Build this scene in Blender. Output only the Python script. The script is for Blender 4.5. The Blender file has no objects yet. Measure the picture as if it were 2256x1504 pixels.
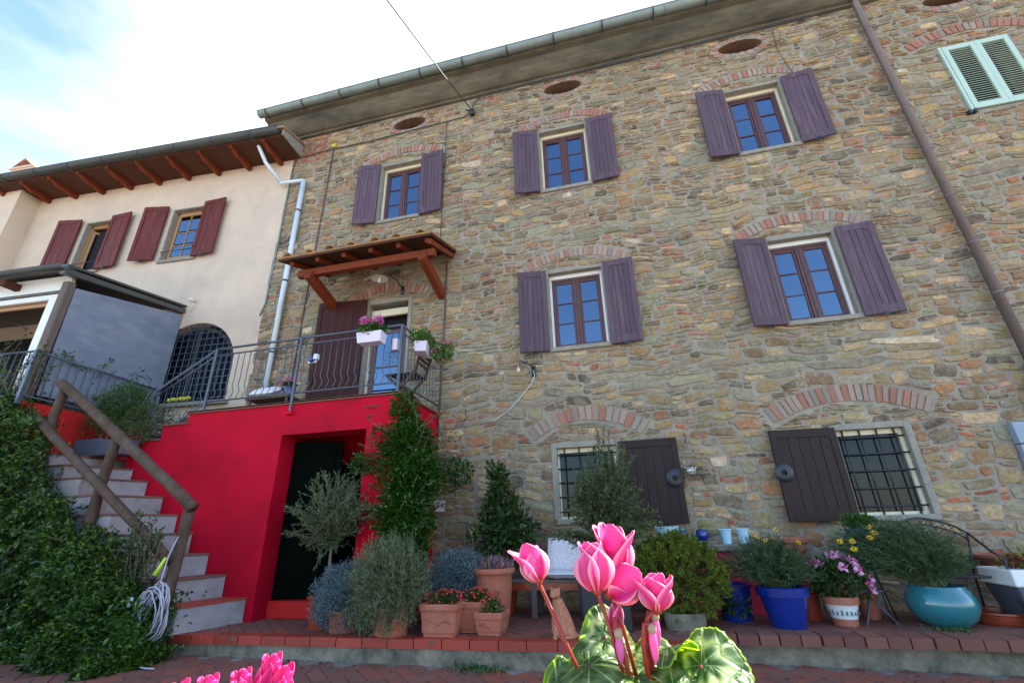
import bpy, bmesh, math, random
import numpy as np
from mathutils import Vector, Matrix
random.seed(7); RNG = np.random.default_rng(11)
PI = math.pi
S = bpy.context.scene
COL = S.collection

# ------------------------------------------------------------------ camera
CAM_LOC = Vector((0.0, 0.0, 1.03))
CAM_M = Matrix(((0.9701945618, 0.1138604662, 0.2139119128), (0.2410294905, -0.3621803850, -0.9004055495), (-0.0250458963, 0.9251276469, -0.3788291703)))
cam_d = bpy.data.cameras.new('camera'); cam = bpy.data.objects.new('camera', cam_d); COL.objects.link(cam)
cam.matrix_world = Matrix.Translation(CAM_LOC) @ CAM_M.to_4x4()
cam_d.sensor_width = 36; cam_d.lens = 15.845; cam_d.clip_start = 0.02; cam_d.clip_end = 2000
S.camera = cam
# ------------------------------------------------------------------ light
SUN = Vector((0.70, 0.38, 0.75)).normalized()
el = math.asin(SUN.z); az = math.atan2(SUN.x, SUN.y)
sd = bpy.data.lights.new('sun', 'SUN'); sd.energy = 5.0; sd.angle = math.radians(0.5); sd.color = (1.0, 0.95, 0.88)
sun = bpy.data.objects.new('sun', sd); COL.objects.link(sun); sun.rotation_euler = SUN.to_track_quat('Z', 'Y').to_euler()
S.view_settings.view_transform = 'Standard'; S.view_settings.look = 'None'; S.view_settings.exposure = 2.3; S.view_settings.gamma = 1
world = bpy.data.worlds.new('World'); S.world = world; world.use_nodes = True
nt = world.node_tree; nt.nodes.clear(); N = nt.nodes.new; K = nt.links.new
sky = N('ShaderNodeTexSky'); sky.sky_type = 'NISHITA'; sky.sun_disc = False; sky.sun_elevation = el; sky.sun_rotation = az; sky.dust_density = 0.6; sky.air_density = 1.0; sky.ozone_density = 2.0
bgs = N('ShaderNodeBackground'); bgs.inputs[1].default_value = 0.12; K(sky.outputs[0], bgs.inputs[0])
tc = N('ShaderNodeTexCoord'); mp = N('ShaderNodeMapping'); mp.inputs['Scale'].default_value = (1, 1, 2.6); K(tc.outputs['Generated'], mp.inputs[0])
ns = N('ShaderNodeTexNoise'); ns.inputs['Scale'].default_value = 1.6; ns.inputs['Detail'].default_value = 7; ns.inputs['Roughness'].default_value = 0.55; K(mp.outputs[0], ns.inputs[0])
dt = N('ShaderNodeVectorMath'); dt.operation = 'DOT_PRODUCT'; K(tc.outputs['Generated'], dt.inputs[0]); dt.inputs[1].default_value = Vector((0.25, 0.90, 0.45)).normalized()
m1 = N('ShaderNodeMath'); m1.operation = 'MULTIPLY_ADD'; K(dt.outputs['Value'], m1.inputs[0]); m1.inputs[1].default_value = 0.60; m1.inputs[2].default_value = -0.225
m2 = N('ShaderNodeMath'); m2.operation = 'ADD'; K(m1.outputs[0], m2.inputs[0]); K(ns.outputs[0], m2.inputs[1])
rp = N('ShaderNodeMapRange'); rp.inputs[1].default_value = 0.36; rp.inputs[2].default_value = 0.66; K(m2.outputs[0], rp.inputs[0])
bgc = N('ShaderNodeBackground'); bgc.inputs[0].default_value = (1.0, 0.98, 0.95, 1); bgc.inputs[1].default_value = 0.36
mx = N('ShaderNodeMixShader'); K(rp.outputs[0], mx.inputs[0]); K(bgs.outputs[0], mx.inputs[1]); K(bgc.outputs[0], mx.inputs[2])
wo = N('ShaderNodeOutputWorld'); K(mx.outputs[0], wo.inputs[0])

# ------------------------------------------------------------------ materials
def mat(name, col, rough=0.7, var=0.25, scale=8.0, bump=0.15, bscale=60.0, attr=False, objrand=0.0, metal=0.0, spec=0.5,
        stain=None, stain_amt=0.0, stain_scale=1.2, coat=0.0, stretch=(1, 1, 1), trans=0.0, ramp=None, ior=1.5, tint=None):
    """procedural principled material: base colour x two noises (+ optional stain colour, per-object hue, vertex colour)"""
    m = bpy.data.materials.new(name); m.use_nodes = True; t = m.node_tree; nd = t.nodes; L = t.links.new
    p = nd['Principled BSDF']; p.inputs['Roughness'].default_value = rough; p.inputs['Metallic'].default_value = metal
    p.inputs['IOR'].default_value = ior; p.inputs['Coat Weight'].default_value = coat; p.inputs['Specular IOR Level'].default_value = spec
    if tint: p.inputs['Specular Tint'].default_value = (*tint, 1)
    tcn = nd.new('ShaderNodeTexCoord'); mpn = nd.new('ShaderNodeMapping'); mpn.inputs['Scale'].default_value = stretch
    L(tcn.outputs['Object'], mpn.inputs[0]); vec = mpn.outputs[0]
    if objrand or ramp:
        oi = nd.new('ShaderNodeObjectInfo'); va = nd.new('ShaderNodeVectorMath'); va.operation = 'MULTIPLY_ADD'
        L(oi.outputs['Random'], va.inputs[0]); va.inputs[1].default_value = (37, 53, 71); L(vec, va.inputs[2]); vec = va.outputs[0]
    if attr:
        a = nd.new('ShaderNodeAttribute'); a.attribute_name = 'Col'; c = a.outputs['Color']
        if col is not None:
            mm = nd.new('ShaderNodeMix'); mm.data_type = 'RGBA'; mm.blend_type = 'MULTIPLY'; mm.inputs[0].default_value = 1; L(c, mm.inputs[6]); mm.inputs[7].default_value = (*col, 1); c = mm.outputs[2]
    elif ramp:
        r = nd.new('ShaderNodeValToRGB'); L(oi.outputs['Random'], r.inputs[0]); r.color_ramp.interpolation = 'CONSTANT'
        while len(r.color_ramp.elements) < len(ramp): r.color_ramp.elements.new(0.5)
        for i, cc in enumerate(ramp): r.color_ramp.elements[i].position = i / len(ramp); r.color_ramp.elements[i].color = (*cc, 1)
        c = r.outputs[0]
    else:
        rgb = nd.new('ShaderNodeRGB'); rgb.outputs[0].default_value = (*col, 1); c = rgb.outputs[0]
    if stain:
        n2 = nd.new('ShaderNodeTexNoise'); n2.inputs['Scale'].default_value = stain_scale; n2.inputs['Detail'].default_value = 8; n2.inputs['Roughness'].default_value = 0.65; L(vec, n2.inputs[0])
        mr = nd.new('ShaderNodeMapRange'); mr.inputs[1].default_value = 0.45; mr.inputs[2].default_value = 0.72; mr.inputs[4].default_value = stain_amt; L(n2.outputs[0], mr.inputs[0])
        mm = nd.new('ShaderNodeMix'); mm.data_type = 'RGBA'; L(mr.outputs[0], mm.inputs[0]); L(c, mm.inputs[6]); mm.inputs[7].default_value = (*stain, 1); c = mm.outputs[2]
    n1 = nd.new('ShaderNodeTexNoise'); n1.inputs['Scale'].default_value = scale; n1.inputs['Detail'].default_value = 6; n1.inputs['Roughness'].default_value = 0.7; L(vec, n1.inputs[0])
    mr = nd.new('ShaderNodeMapRange'); mr.inputs[1].default_value = 0.25; mr.inputs[2].default_value = 0.75; mr.inputs[3].default_value = 1 - var; mr.inputs[4].default_value = 1 + var; L(n1.outputs[0], mr.inputs[0])
    vm = nd.new('ShaderNodeVectorMath'); vm.operation = 'SCALE'; L(c, vm.inputs[0]); L(mr.outputs[0], vm.inputs['Scale']); c = vm.outputs[0]
    if objrand:
        mo = nd.new('ShaderNodeMapRange'); mo.inputs[3].default_value = 1 - objrand; mo.inputs[4].default_value = 1 + objrand; L(oi.outputs['Random'], mo.inputs[0])
        vm = nd.new('ShaderNodeVectorMath'); vm.operation = 'SCALE'; L(c, vm.inputs[0]); L(mo.outputs[0], vm.inputs['Scale']); c = vm.outputs[0]
    L(c, p.inputs['Base Color'])
    if bump:
        n3 = nd.new('ShaderNodeTexNoise'); n3.inputs['Scale'].default_value = bscale; n3.inputs['Detail'].default_value = 5; L(vec, n3.inputs[0])
        b = nd.new('ShaderNodeBump'); b.inputs['Strength'].default_value = bump; b.inputs['Distance'].default_value = 0.01; L(n3.outputs[0], b.inputs['Height']); L(b.outputs[0], p.inputs['Normal'])
    if trans:
        tr = nd.new('ShaderNodeBsdfTranslucent'); L(c, tr.inputs[0]); ms = nd.new('ShaderNodeMixShader'); ms.inputs[0].default_value = trans
        L(p.outputs[0], ms.inputs[1]); L(tr.outputs[0], ms.inputs[2]); L(ms.outputs[0], nd['Material Output'].inputs[0])
    return m

M = {}
M['stone'] = mat('rubble_stone', None, 0.9, 0.45, 18, 1.0, 38, attr=True, stain=(0.31, 0.265, 0.195), stain_amt=0.75, stain_scale=6)
M['mortar'] = mat('lime_mortar', (0.29, 0.25, 0.185), 0.95, 0.30, 5, 0.9, 55, stain=(0.13, 0.12, 0.10), stain_amt=0.5, stain_scale=1.1)
M['brick'] = mat('old_brick', (0.36, 0.12, 0.07), 0.9, 0.3, 30, 0.7, 60, ramp=[(0.36, 0.12, 0.07), (0.34, 0.21, 0.155), (0.40, 0.15, 0.09), (0.33, 0.25, 0.19), (0.40, 0.26, 0.19), (0.34, 0.12, 0.07), (0.26, 0.19, 0.15)], stain=(0.31, 0.27, 0.20), stain_amt=0.9, stain_scale=9)
M['paver'] = mat('terracotta_paver', (0.3, 0.1, 0.06), 0.7, 0.25, 14, 0.4, 40, ramp=[(0.20, 0.060, 0.038), (0.17, 0.062, 0.042), (0.24, 0.062, 0.034), (0.15, 0.058, 0.042), (0.19, 0.072, 0.05)], stain=(0.15, 0.10, 0.085), stain_amt=0.7, stain_scale=4)
M['edge_brick'] = mat('red_edge_brick', (0.34, 0.030, 0.012), 0.55, 0.25, 12, 0.35, 40, objrand=0.22, stain=(0.12, 0.06, 0.045), stain_amt=0.7, stain_scale=6)
M['edge_brick_old'] = mat('weathered_edge_brick', (0.17, 0.055, 0.036), 0.8, 0.25, 12, 0.4, 40, objrand=0.2, stain=(0.11, 0.07, 0.055), stain_amt=0.8, stain_scale=6)
M['grout'] = mat('grey_grout', (0.22, 0.19, 0.17), 0.9, 0.3, 6, 0.4, 60)
M['concrete'] = mat('old_concrete', (0.19, 0.165, 0.12), 0.9, 0.45, 9, 0.9, 30, stain=(0.035, 0.042, 0.025), stain_amt=0.95, stain_scale=3.5)
M['step'] = mat('grey_step_plaster', (0.30, 0.28, 0.29), 0.8, 0.2, 4, 0.3, 70, stain=(0.13, 0.11, 0.09), stain_amt=0.7, stain_scale=2.4)
M['stucco'] = mat('cream_stucco', (0.62, 0.49, 0.36), 0.95, 0.08, 3, 1.0, 90, stain=(0.38, 0.31, 0.25), stain_amt=0.55, stain_scale=0.7)
M['grey_plaster'] = mat('cement_plaster', (0.27, 0.245, 0.19), 0.9, 0.25, 8, 0.8, 60, stain=(0.18, 0.17, 0.15), stain_amt=0.6, stain_scale=3)
M['cove'] = mat('weathered_cornice', (0.125, 0.108, 0.072), 0.9, 0.35, 4, 0.5, 30, stain=(0.03, 0.028, 0.02), stain_amt=0.95, stain_scale=1.3, stretch=(0.5, 1, 2))
M['red'] = mat('red_wall_paint', (0.46, 0.0015, 0.018), 0.8, 0.16, 1.5, 0.5, 9, spec=0.15, stain=(0.27, 0.002, 0.012), stain_amt=0.8, stain_scale=1.1)
M['red2'] = mat('scarlet_wall_paint', (0.48, 0.006, 0.003), 0.75, 0.12, 2, 0.25, 60)
M['crimson'] = mat('crimson_wall_paint', (0.50, 0.015, 0.06), 0.7, 0.12, 2, 0.25, 60)
M['shutter'] = mat('mauve_brown_paint', (0.095, 0.060, 0.078), 0.6, spec=0.18, var=0.25, scale=4, bump=0.3, bscale=60, stretch=(6, 6, 0.6), objrand=0.14, stain=(0.13, 0.10, 0.11), stain_amt=0.5, stain_scale=2)
M['shutter_dark'] = mat('dark_brown_paint', (0.028, 0.016, 0.014), 0.5, spec=0.18, var=0.2, scale=5, bump=0.25, bscale=60, stretch=(6, 6, 0.8), objrand=0.1)
M['shutter_door'] = mat('door_brown_paint', (0.045, 0.011, 0.006), 0.5, spec=0.18, var=0.2, scale=5, bump=0.25, bscale=60, stretch=(6, 6, 0.8), objrand=0.1)
M['shutter_red'] = mat('oxblood_paint', (0.115, 0.018, 0.010), 0.5, spec=0.18, var=0.18, scale=5, bump=0.25, bscale=60, stretch=(6, 6, 0.8), objrand=0.1, stain=(0.3, 0.12, 0.1), stain_amt=0.25, stain_scale=3)
M['frame'] = mat('maroon_window_wood', (0.085, 0.032, 0.030), 0.45, 0.2, 6, 0.15, 60, stretch=(5, 5, 1))
M['pine'] = mat('varnished_pine', (0.33, 0.17, 0.06), 0.4, 0.3, 8, 0.15, 40, stretch=(5, 5, 0.7))
M['mint'] = mat('mint_paint', (0.40, 0.52, 0.41), 0.5, 0.06, 5, 0.1, 60)
M['white'] = mat('white_paint', (0.72, 0.72, 0.68), 0.5, 0.08, 5, 0.1, 60)
M['cream_paint'] = mat('cream_window_paint', (0.66, 0.60, 0.42), 0.5, 0.12, 5, 0.1, 60)
M['pvc'] = mat('white_plastic_pipe', (0.60, 0.67, 0.70), 0.35, 0.10, 3, 0.03, 30, stain=(0.40, 0.42, 0.42), stain_amt=0.5, stain_scale=2)
M['copper'] = mat('brown_metal_pipe', (0.16, 0.125, 0.115), 0.45, 0.18, 4, 0.1, 40, metal=0.2, objrand=0.08)
M['zinc'] = mat('pale_green_zinc', (0.20, 0.25, 0.23), 0.5, 0.2, 3, 0.1, 30, metal=0.25, stain=(0.16, 0.19, 0.17), stain_amt=0.7, stain_scale=2)
M['gutter_dark'] = mat('dark_brown_gutter', (0.055, 0.06, 0.055), 0.4, 0.2, 3, 0.1, 30)
M['iron'] = mat('grey_blue_iron', (0.07, 0.085, 0.11), 0.4, 0.2, 9, 0.1, 60, metal=0.2)
M['black_iron'] = mat('black_iron', (0.02, 0.022, 0.028), 0.4, 0.2, 9, 0.1, 60)
M['cable'] = mat('grey_cable', (0.05, 0.05, 0.05), 0.6, 0.1, 5, 0)
M['rust'] = mat('brown_rusty_pipe', (0.10, 0.06, 0.05), 0.6, 0.3, 9, 0.1, 60)
M['tile'] = mat('roof_tile_clay', (0.36, 0.18, 0.11), 0.9, 0.3, 12, 0.5, 50, objrand=0.25, stain=(0.12, 0.10, 0.08), stain_amt=0.9, stain_scale=5)
M['moss_tile'] = mat('mossy_roof_tile', (0.27, 0.14, 0.08), 0.9, 0.3, 12, 0.6, 50, objrand=0.2, stain=(0.42, 0.27, 0.02), stain_amt=0.95, stain_scale=9)
M['beam'] = mat('reddish_beam_wood', (0.17, 0.035, 0.012), 0.6, spec=0.18, var=0.3, scale=5, bump=0.3, bscale=40, stretch=(3, 3, 3))
M['beam_dark'] = mat('dark_soffit_wood', (0.075, 0.028, 0.014), 0.7, spec=0.18, var=0.3, scale=5, bump=0.3, bscale=40)
M['log'] = mat('weathered_log', (0.075, 0.046, 0.030), 0.8, spec=0.18, var=0.35, scale=7, bump=0.6, bscale=35, stretch=(1, 1, 0.5), stain=(0.20, 0.18, 0.16), stain_amt=0.30, stain_scale=6)
M['old_wood'] = mat('grey_brown_wood', (0.12, 0.085, 0.07), 0.8, 0.35, 6, 0.5, 35, stretch=(6, 6, 0.6))
M['panel'] = mat('weathered_blue_grey_sheet', (0.16, 0.19, 0.25), 0.6, 0.16, 3, 0.15, 20, stain=(0.26, 0.28, 0.33), stain_amt=0.9, stain_scale=1.3, stretch=(1, 1, 2.2))
M['dark'] = mat('dark_interior', (0.006, 0.006, 0.007), 0.9, 0.1, 4, 0)  # near-black colour paints the shade of unlit rooms behind the openings
M['darkdoor'] = mat('dark_green_metal_door', (0.003, 0.0045, 0.0035), 0.9, 0.3, 1.5, 0.05, 20, spec=0.0)
M['glass'] = mat('window_glass', (0.004, 0.010, 0.030), 0.02, 0.0, 1, 0.01, 1.5, spec=0.5, ior=2.6, tint=(0.50, 0.73, 1.0))  # blue specular tint paints extra sky blue into the pane reflections
M['glass_dark'] = mat('dark_window_glass', (0.004, 0.008, 0.012), 0.12, 0.0, 1, 0.01, 1.5, spec=0.5, ior=1.35)  # dimmer panes stand in for reflections of a dark low horizon
M['bulb'] = mat('bulb_glass', (0.75, 0.74, 0.70), 0.15, 0.02, 3, 0)
M['enamel'] = mat('cream_enamel', (0.66, 0.60, 0.47), 0.3, 0.1, 5, 0.03)
M['terracotta'] = mat('terracotta_clay', (0.34, 0.10, 0.055), 0.85, 0.16, 12, 0.3, 50, stain=(0.42, 0.22, 0.15), stain_amt=0.4, stain_scale=5)
M['terracotta_dark'] = mat('glazed_brown_clay', (0.26, 0.045, 0.02), 0.2, 0.16, 12, 0.1, 50)
M['terracotta_brown'] = mat('brown_brick_lining', (0.15, 0.085, 0.045), 0.9, 0.4, 14, 0.6, 50)  # dull brown lining of the oval vents, mottled by noise
M['cat'] = mat('rough_terracotta_clay', (0.38, 0.15, 0.08), 0.9, 0.45, 40, 1.0, 55)
M['blue'] = mat('cobalt_glaze', (0.003, 0.022, 0.20), 0.25, 0.25, 6, 0.1, 20, coat=0.5)
M['turq'] = mat('turquoise_glaze', (0.02, 0.17, 0.20), 0.22, 0.25, 5, 0.1, 20, coat=0.6, stain=(0.03, 0.09, 0.11), stain_amt=0.7, stain_scale=5)
M['ltblue'] = mat('pale_blue_enamel', (0.45, 0.70, 0.80), 0.35, 0.05, 5, 0.03)
M['lilac'] = mat('pale_lilac_tin', (0.66, 0.58, 0.70), 0.45, 0.06, 5, 0.05)
M['wicker'] = mat('grey_wicker', (0.085, 0.09, 0.115), 0.6, 0.3, 40, 0.6, 90, stretch=(1, 1, 5))
M['blackbox'] = mat('black_planter_paint', (0.006, 0.007, 0.012), 0.45, 0.2, 3, 0.05)
M['soil'] = mat('potting_soil', (0.05, 0.035, 0.025), 0.95, 0.4, 40, 0.8, 90)
M['cushion'] = mat('printed_cushion_cotton', (0.78, 0.76, 0.80), 0.9, 0.22, 55, 0.2, 70, stain=(0.22, 0.12, 0.17), stain_amt=0.8, stain_scale=55)
M['hose'] = mat('grey_hose_rubber', (0.33, 0.32, 0.38), 0.4, 0.1, 30, 0.1, 60)
M['lime'] = mat('lime_green_plastic', (0.45, 0.62, 0.03), 0.35, 0.05, 5, 0)
M['sign'] = mat('white_ceramic_sign', (0.62, 0.65, 0.66), 0.3, 0.05, 5, 0)
M['ink'] = mat('black_paint', (0.01, 0.01, 0.012), 0.5, 0.05, 5, 0)
M['meter'] = mat('grey_blue_sheet_metal', (0.24, 0.29, 0.35), 0.5, 0.1, 4, 0.05, 20)
M['dirt'] = mat('dirt', (0.16, 0.12, 0.08), 0.95, 0.3, 3, 0.5)
# ochre iron staining inside the stones
_t = M['stone'].node_tree; _n = _t.nodes; _p = _n['Principled BSDF']; _src = _p.inputs['Base Color'].links[0].from_socket
_tc = _n.new('ShaderNodeTexCoord'); _z = _n.new('ShaderNodeTexNoise'); _z.inputs['Scale'].default_value = 5.5; _z.inputs['Detail'].default_value = 9; _z.inputs['Roughness'].default_value = .7; _z.inputs['Distortion'].default_value = .6; _t.links.new(_tc.outputs['Object'], _z.inputs[0])
_r = _n.new('ShaderNodeMapRange'); _r.inputs[1].default_value = .50; _r.inputs[2].default_value = .68; _r.inputs[4].default_value = .7; _t.links.new(_z.outputs[0], _r.inputs[0])
_m = _n.new('ShaderNodeMix'); _m.data_type = 'RGBA'; _m.inputs[7].default_value = (.29, .185, .075, 1); _t.links.new(_r.outputs[0], _m.inputs[0]); _t.links.new(_src, _m.inputs[6]); _t.links.new(_m.outputs[2], _p.inputs['Base Color'])
def leafmat(name, col, trans=0.3, rough=0.5, spec=0.5): return mat(name, col, rough, 0.2, 8, 0, attr=True, trans=trans, spec=spec)
M['l_dark'] = leafmat('dark_green_leaf', (0.034, 0.075, 0.014), rough=0.38)
M['l_ivy'] = leafmat('climber_leaf', (0.032, 0.095, 0.010), rough=0.4)
M['l_bright'] = leafmat('bright_green_leaf', (0.10, 0.20, 0.03))
M['l_olive'] = leafmat('olive_leaf', (0.085, 0.125, 0.045))
M['l_laven'] = leafmat('lavender_leaf', (0.155, 0.185, 0.095))
M['l_santo'] = leafmat('silver_blue_leaf', (0.135, 0.19, 0.20))
M['l_jade'] = leafmat('succulent_leaf', (0.165, 0.20, 0.028), trans=0.2)
M['l_daisy'] = leafmat('daisy_bush_leaf', (0.070, 0.120, 0.048))
M['l_autumn'] = leafmat('red_yellow_leaf', (0.8, 0.8, 0.8))
M['p_pink'] = leafmat('pink_petal', (0.62, 0.10, 0.28)); M['p_rose'] = leafmat('rose_petal', (0.42, 0.03, 0.14)); M['p_yellow'] = leafmat('yellow_petal', (0.75, 0.52, 0.01)); M['p_red'] = leafmat('red_petal', (0.6, 0.03, 0.01)); M['p_pale'] = leafmat('pale_pink_petal', (0.75, 0.42, 0.55))
M['stem'] = mat('woody_stem', (0.13, 0.10, 0.07), 0.8, 0.3, 10, 0.2)
M['stem_green'] = mat('green_stem', (0.08, 0.12, 0.04), 0.6, 0.2, 10, 0)

# ------------------------------------------------------------------ mesh helpers
class MB:
    def __init__(s): s.v = []; s.f = []; s.c = []; s.cc = None
    def add(s, vs, fs):
        b = len(s.v); s.v += [tuple(v) for v in vs]; s.f += [tuple(i + b for i in f) for f in fs]
        if s.cc is not None: s.c += [s.cc] * len(fs)
        return s
    def box(s, x0, x1, y0, y1, z0, z1, rot=None, c=None):
        vs = [Vector((x, y, z)) for z in (z0, z1) for y in (y0, y1) for x in (x0, x1)]
        if rot is not None:
            cc = Vector(c) if c is not None else Vector(((x0 + x1) / 2, (y0 + y1) / 2, (z0 + z1) / 2)); vs = [rot @ (v - cc) + cc for v in vs]
        return s.add(vs, [(0, 2, 3, 1), (4, 5, 7, 6), (0, 1, 5, 4), (2, 6, 7, 3), (0, 4, 6, 2), (1, 3, 7, 5)])
    def tube(s, pts, r, n=8, cap=True):
        pts = [Vector(p) for p in pts]; rs = r if isinstance(r, (list, tuple)) else [r] * len(pts); vs = []; fs = []
        u = None
        for i, p in enumerate(pts):
            d = (pts[min(i + 1, len(pts) - 1)] - pts[max(i - 1, 0)]).normalized()
            if u is None: u = d.orthogonal().normalized()
            u = (u - d * u.dot(d)); u = u.normalized() if u.length > 1e-6 else d.orthogonal().normalized(); w = d.cross(u)
            for k in range(n): a = 2 * PI * k / n; vs.append(p + (u * math.cos(a) + w * math.sin(a)) * rs[i])
        for i in range(len(pts) - 1):
            for k in range(n): k2 = (k + 1) % n; fs.append((i * n + k, i * n + k2, (i + 1) * n + k2, (i + 1) * n + k))
        if cap: fs.append(tuple(range(n))[::-1]); fs.append(tuple((len(pts) - 1) * n + k for k in range(n)))
        return s.add(vs, fs)
    def beam(s, a, b, w, h):   # rectangular bar from a to b
        a = Vector(a); b = Vector(b); d = (b - a).normalized(); up = Vector((0, 0, 1)) if abs(d.z) < 0.95 else Vector((0, 1, 0))
        sd = d.cross(up).normalized() * w / 2; u = sd.cross(d).normalized() * h / 2
        vs = [p + i * sd + j * u for p in (a, b) for i, j in ((-1, -1), (1, -1), (1, 1), (-1, 1))]
        return s.add(vs, [(3, 2, 1, 0), (4, 5, 6, 7), (0, 1, 5, 4), (1, 2, 6, 5), (2, 3, 7, 6), (3, 0, 4, 7)])
    def lathe(s, prof, c=(0, 0, 0), n=24, sx=1, sy=1, flute=0, fn=12):
        vs = []; fs = []
        for r, z in prof:
            for k in range(n):
                a = 2 * PI * k / n; rr = r * (1 + flute * math.cos(fn * a)); vs.append((c[0] + rr * math.cos(a) * sx, c[1] + rr * math.sin(a) * sy, c[2] + z))
        for i in range(len(prof) - 1):
            for k in range(n): k2 = (k + 1) % n; fs.append((i * n + k, i * n + k2, (i + 1) * n + k2, (i + 1) * n + k))
        return s.add(vs, fs)
    def sphere(s, c, r, n=10, m=6):
        rx, ry, rz = r if isinstance(r, (tuple, list)) else (r, r, r)
        vs = [(c[0], c[1], c[2] - rz)]
        for i in range(1, m):
            t = -PI / 2 + PI * i / m
            vs += [(c[0] + rx * math.cos(t) * math.cos(2 * PI * k / n), c[1] + ry * math.cos(t) * math.sin(2 * PI * k / n), c[2] + rz * math.sin(t)) for k in range(n)]
        vs.append((c[0], c[1], c[2] + rz)); fs = [(0, 1 + (k + 1) % n, 1 + k) for k in range(n)]
        for i in range(m - 2):
            for k in range(n): k2 = (k + 1) % n; fs.append((1 + i * n + k, 1 + i * n + k2, 1 + (i + 1) * n + k2, 1 + (i + 1) * n + k))
        e = len(vs) - 1; fs += [(e, 1 + (m - 2) * n + k, 1 + (m - 2) * n + (k + 1) % n) for k in range(n)]
        return s.add(vs, fs)
    def prism(s, poly, y0, y1):   # poly in xz
        n = len(poly); vs = [(x, y0, z) for x, z in poly] + [(x, y1, z) for x, z in poly]
        fs = [tuple(range(n)), tuple(range(n, 2 * n))[::-1]] + [(i, i + n, (i + 1) % n + n, (i + 1) % n) for i in range(n)]
        return s.add(vs, fs)
    def mesh(s, name, m=None, smooth=False):
        me = bpy.data.meshes.new(name); me.from_pydata(s.v, [], s.f)
        if m: me.materials.append(m)
        if s.c:
            ca = me.color_attributes.new('Col', 'FLOAT_COLOR', 'CORNER'); arr = []
            for f, c in zip(s.f, s.c): arr += [*c, 1.0] * len(f)
            ca.data.foreach_set('color', arr)
        if smooth: me.polygons.foreach_set('use_smooth', [True] * len(me.polygons))
        me.update(); return me
def link(name, me, parent=None, loc=None, world=True):
    o = bpy.data.objects.new(name, me); COL.objects.link(o)
    if loc is not None: o.location = loc
    if parent:
        o.parent = parent
        if world: o.matrix_parent_inverse = wm(parent).inverted()
    return o
def wm(o):
    m = Matrix.LocRotScale(o.location, o.rotation_euler, o.scale)
    return (wm(o.parent) @ o.matrix_parent_inverse @ m) if o.parent else m
def obj(name, mb, m, parent=None, smooth=False, bevel=0, world=True, loc=None):
    me = mb.mesh(name, M[m] if isinstance(m, str) else m, smooth); o = link(name, me, parent, loc, world)
    if bevel: b = o.modifiers.new('b', 'BEVEL'); b.width = bevel; b.segments = 1; b.limit_method = 'ANGLE'
    return o
def tag(o, label=None, cat=None, group=None, kind=None):
    if label: o['label'] = label
    if cat: o['category'] = cat
    if group: o['group'] = group
    if kind: o['kind'] = kind
    return o
def thing(name, label, cat, loc=(0, 0, 0), rz=0, group=None):
    o = bpy.data.objects.new(name, None); COL.objects.link(o); o.location = loc; o.rotation_euler = (0, 0, rz); return tag(o, label, cat, group)
def copy_tree(o, loc, rz=None, label=None):
    c = o.copy(); COL.objects.link(c); c.location = loc
    if rz is not None: c.rotation_euler = (0, 0, rz)
    if label: c['label'] = label
    for ch in list(o.children):
        d = ch.copy(); COL.objects.link(d); d.parent = c
        for g in list(ch.children): e = g.copy(); COL.objects.link(e); e.parent = d
    return c
def rotz(a): return Matrix.Rotation(a, 3, 'Z')
def rotx(a): return Matrix.Rotation(a, 3, 'X')
def roty(a): return Matrix.Rotation(a, 3, 'Y')

def foliage(name, P, D, L, W, m, parent=None, var=0.35, hue=None, fold=0.25, stuff=True, tipw=0.5, colors=None):
    """one mesh of n folded leaves; P base points, D directions, L lengths, W widths"""
    P = np.asarray(P, float); D = np.asarray(D, float); n = len(P); D = D / (np.linalg.norm(D, axis=1)[:, None] + 1e-9)
    L = np.broadcast_to(np.asarray(L, float), (n,)) * RNG.uniform(0.7, 1.25, n); W = np.broadcast_to(np.asarray(W, float), (n,)) * RNG.uniform(0.75, 1.2, n)
    R = RNG.normal(size=(n, 3)); R[:, 2] += 0.3; S_ = np.cross(D, R); S_ /= np.linalg.norm(S_, axis=1)[:, None] + 1e-9; U = np.cross(S_, D)
    mid = P + D * (L * tipw)[:, None]; tip = P + D * L[:, None] - U * (L * 0.15)[:, None]
    l = mid + S_ * (W / 2)[:, None] + U * (W * fold)[:, None]; r = mid - S_ * (W / 2)[:, None] + U * (W * fold)[:, None]
    V = np.stack([P, l, tip, r], 1).reshape(-1, 3); b = np.arange(n) * 4
    F = np.stack([b, b + 1, b + 2, b, b + 2, b + 3], 1).reshape(-1)
    me = bpy.data.meshes.new(name); me.vertices.add(4 * n); me.vertices.foreach_set('co', V.reshape(-1))
    me.loops.add(6 * n); me.loops.foreach_set('vertex_index', F.astype(np.int32)); me.polygons.add(2 * n); me.polygons.foreach_set('loop_start', np.arange(0, 6 * n, 3, dtype=np.int32))
    try: me.polygons.foreach_set('loop_total', np.full(2 * n, 3, dtype=np.int32))
    except Exception: pass
    if colors is not None: c = np.asarray(colors)[RNG.integers(0, len(colors), n)]
    else: c = np.ones((n, 3))
    c = c * RNG.uniform(1 - var, 1 + var, n)[:, None]
    if hue is not None: k = RNG.random(n) < hue[0]; c[k] = c[k] * np.array(hue[1])
    ca = me.color_attributes.new('Col', 'FLOAT_COLOR', 'POINT'); c4 = np.concatenate([c, np.ones((n, 1))], 1); ca.data.foreach_set('color', np.repeat(c4, 4, 0).reshape(-1))
    me.materials.append(M[m]); me.update(calc_edges=True); me.validate()
    o = link(name, me, parent)
    if stuff: o['kind'] = 'stuff'
    return o
def sph(n, up=0.0):
    v = RNG.normal(size=(n, 3)); v /= np.linalg.norm(v, axis=1)[:, None]; v[:, 2] += up; return v / np.linalg.norm(v, axis=1)[:, None]
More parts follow.
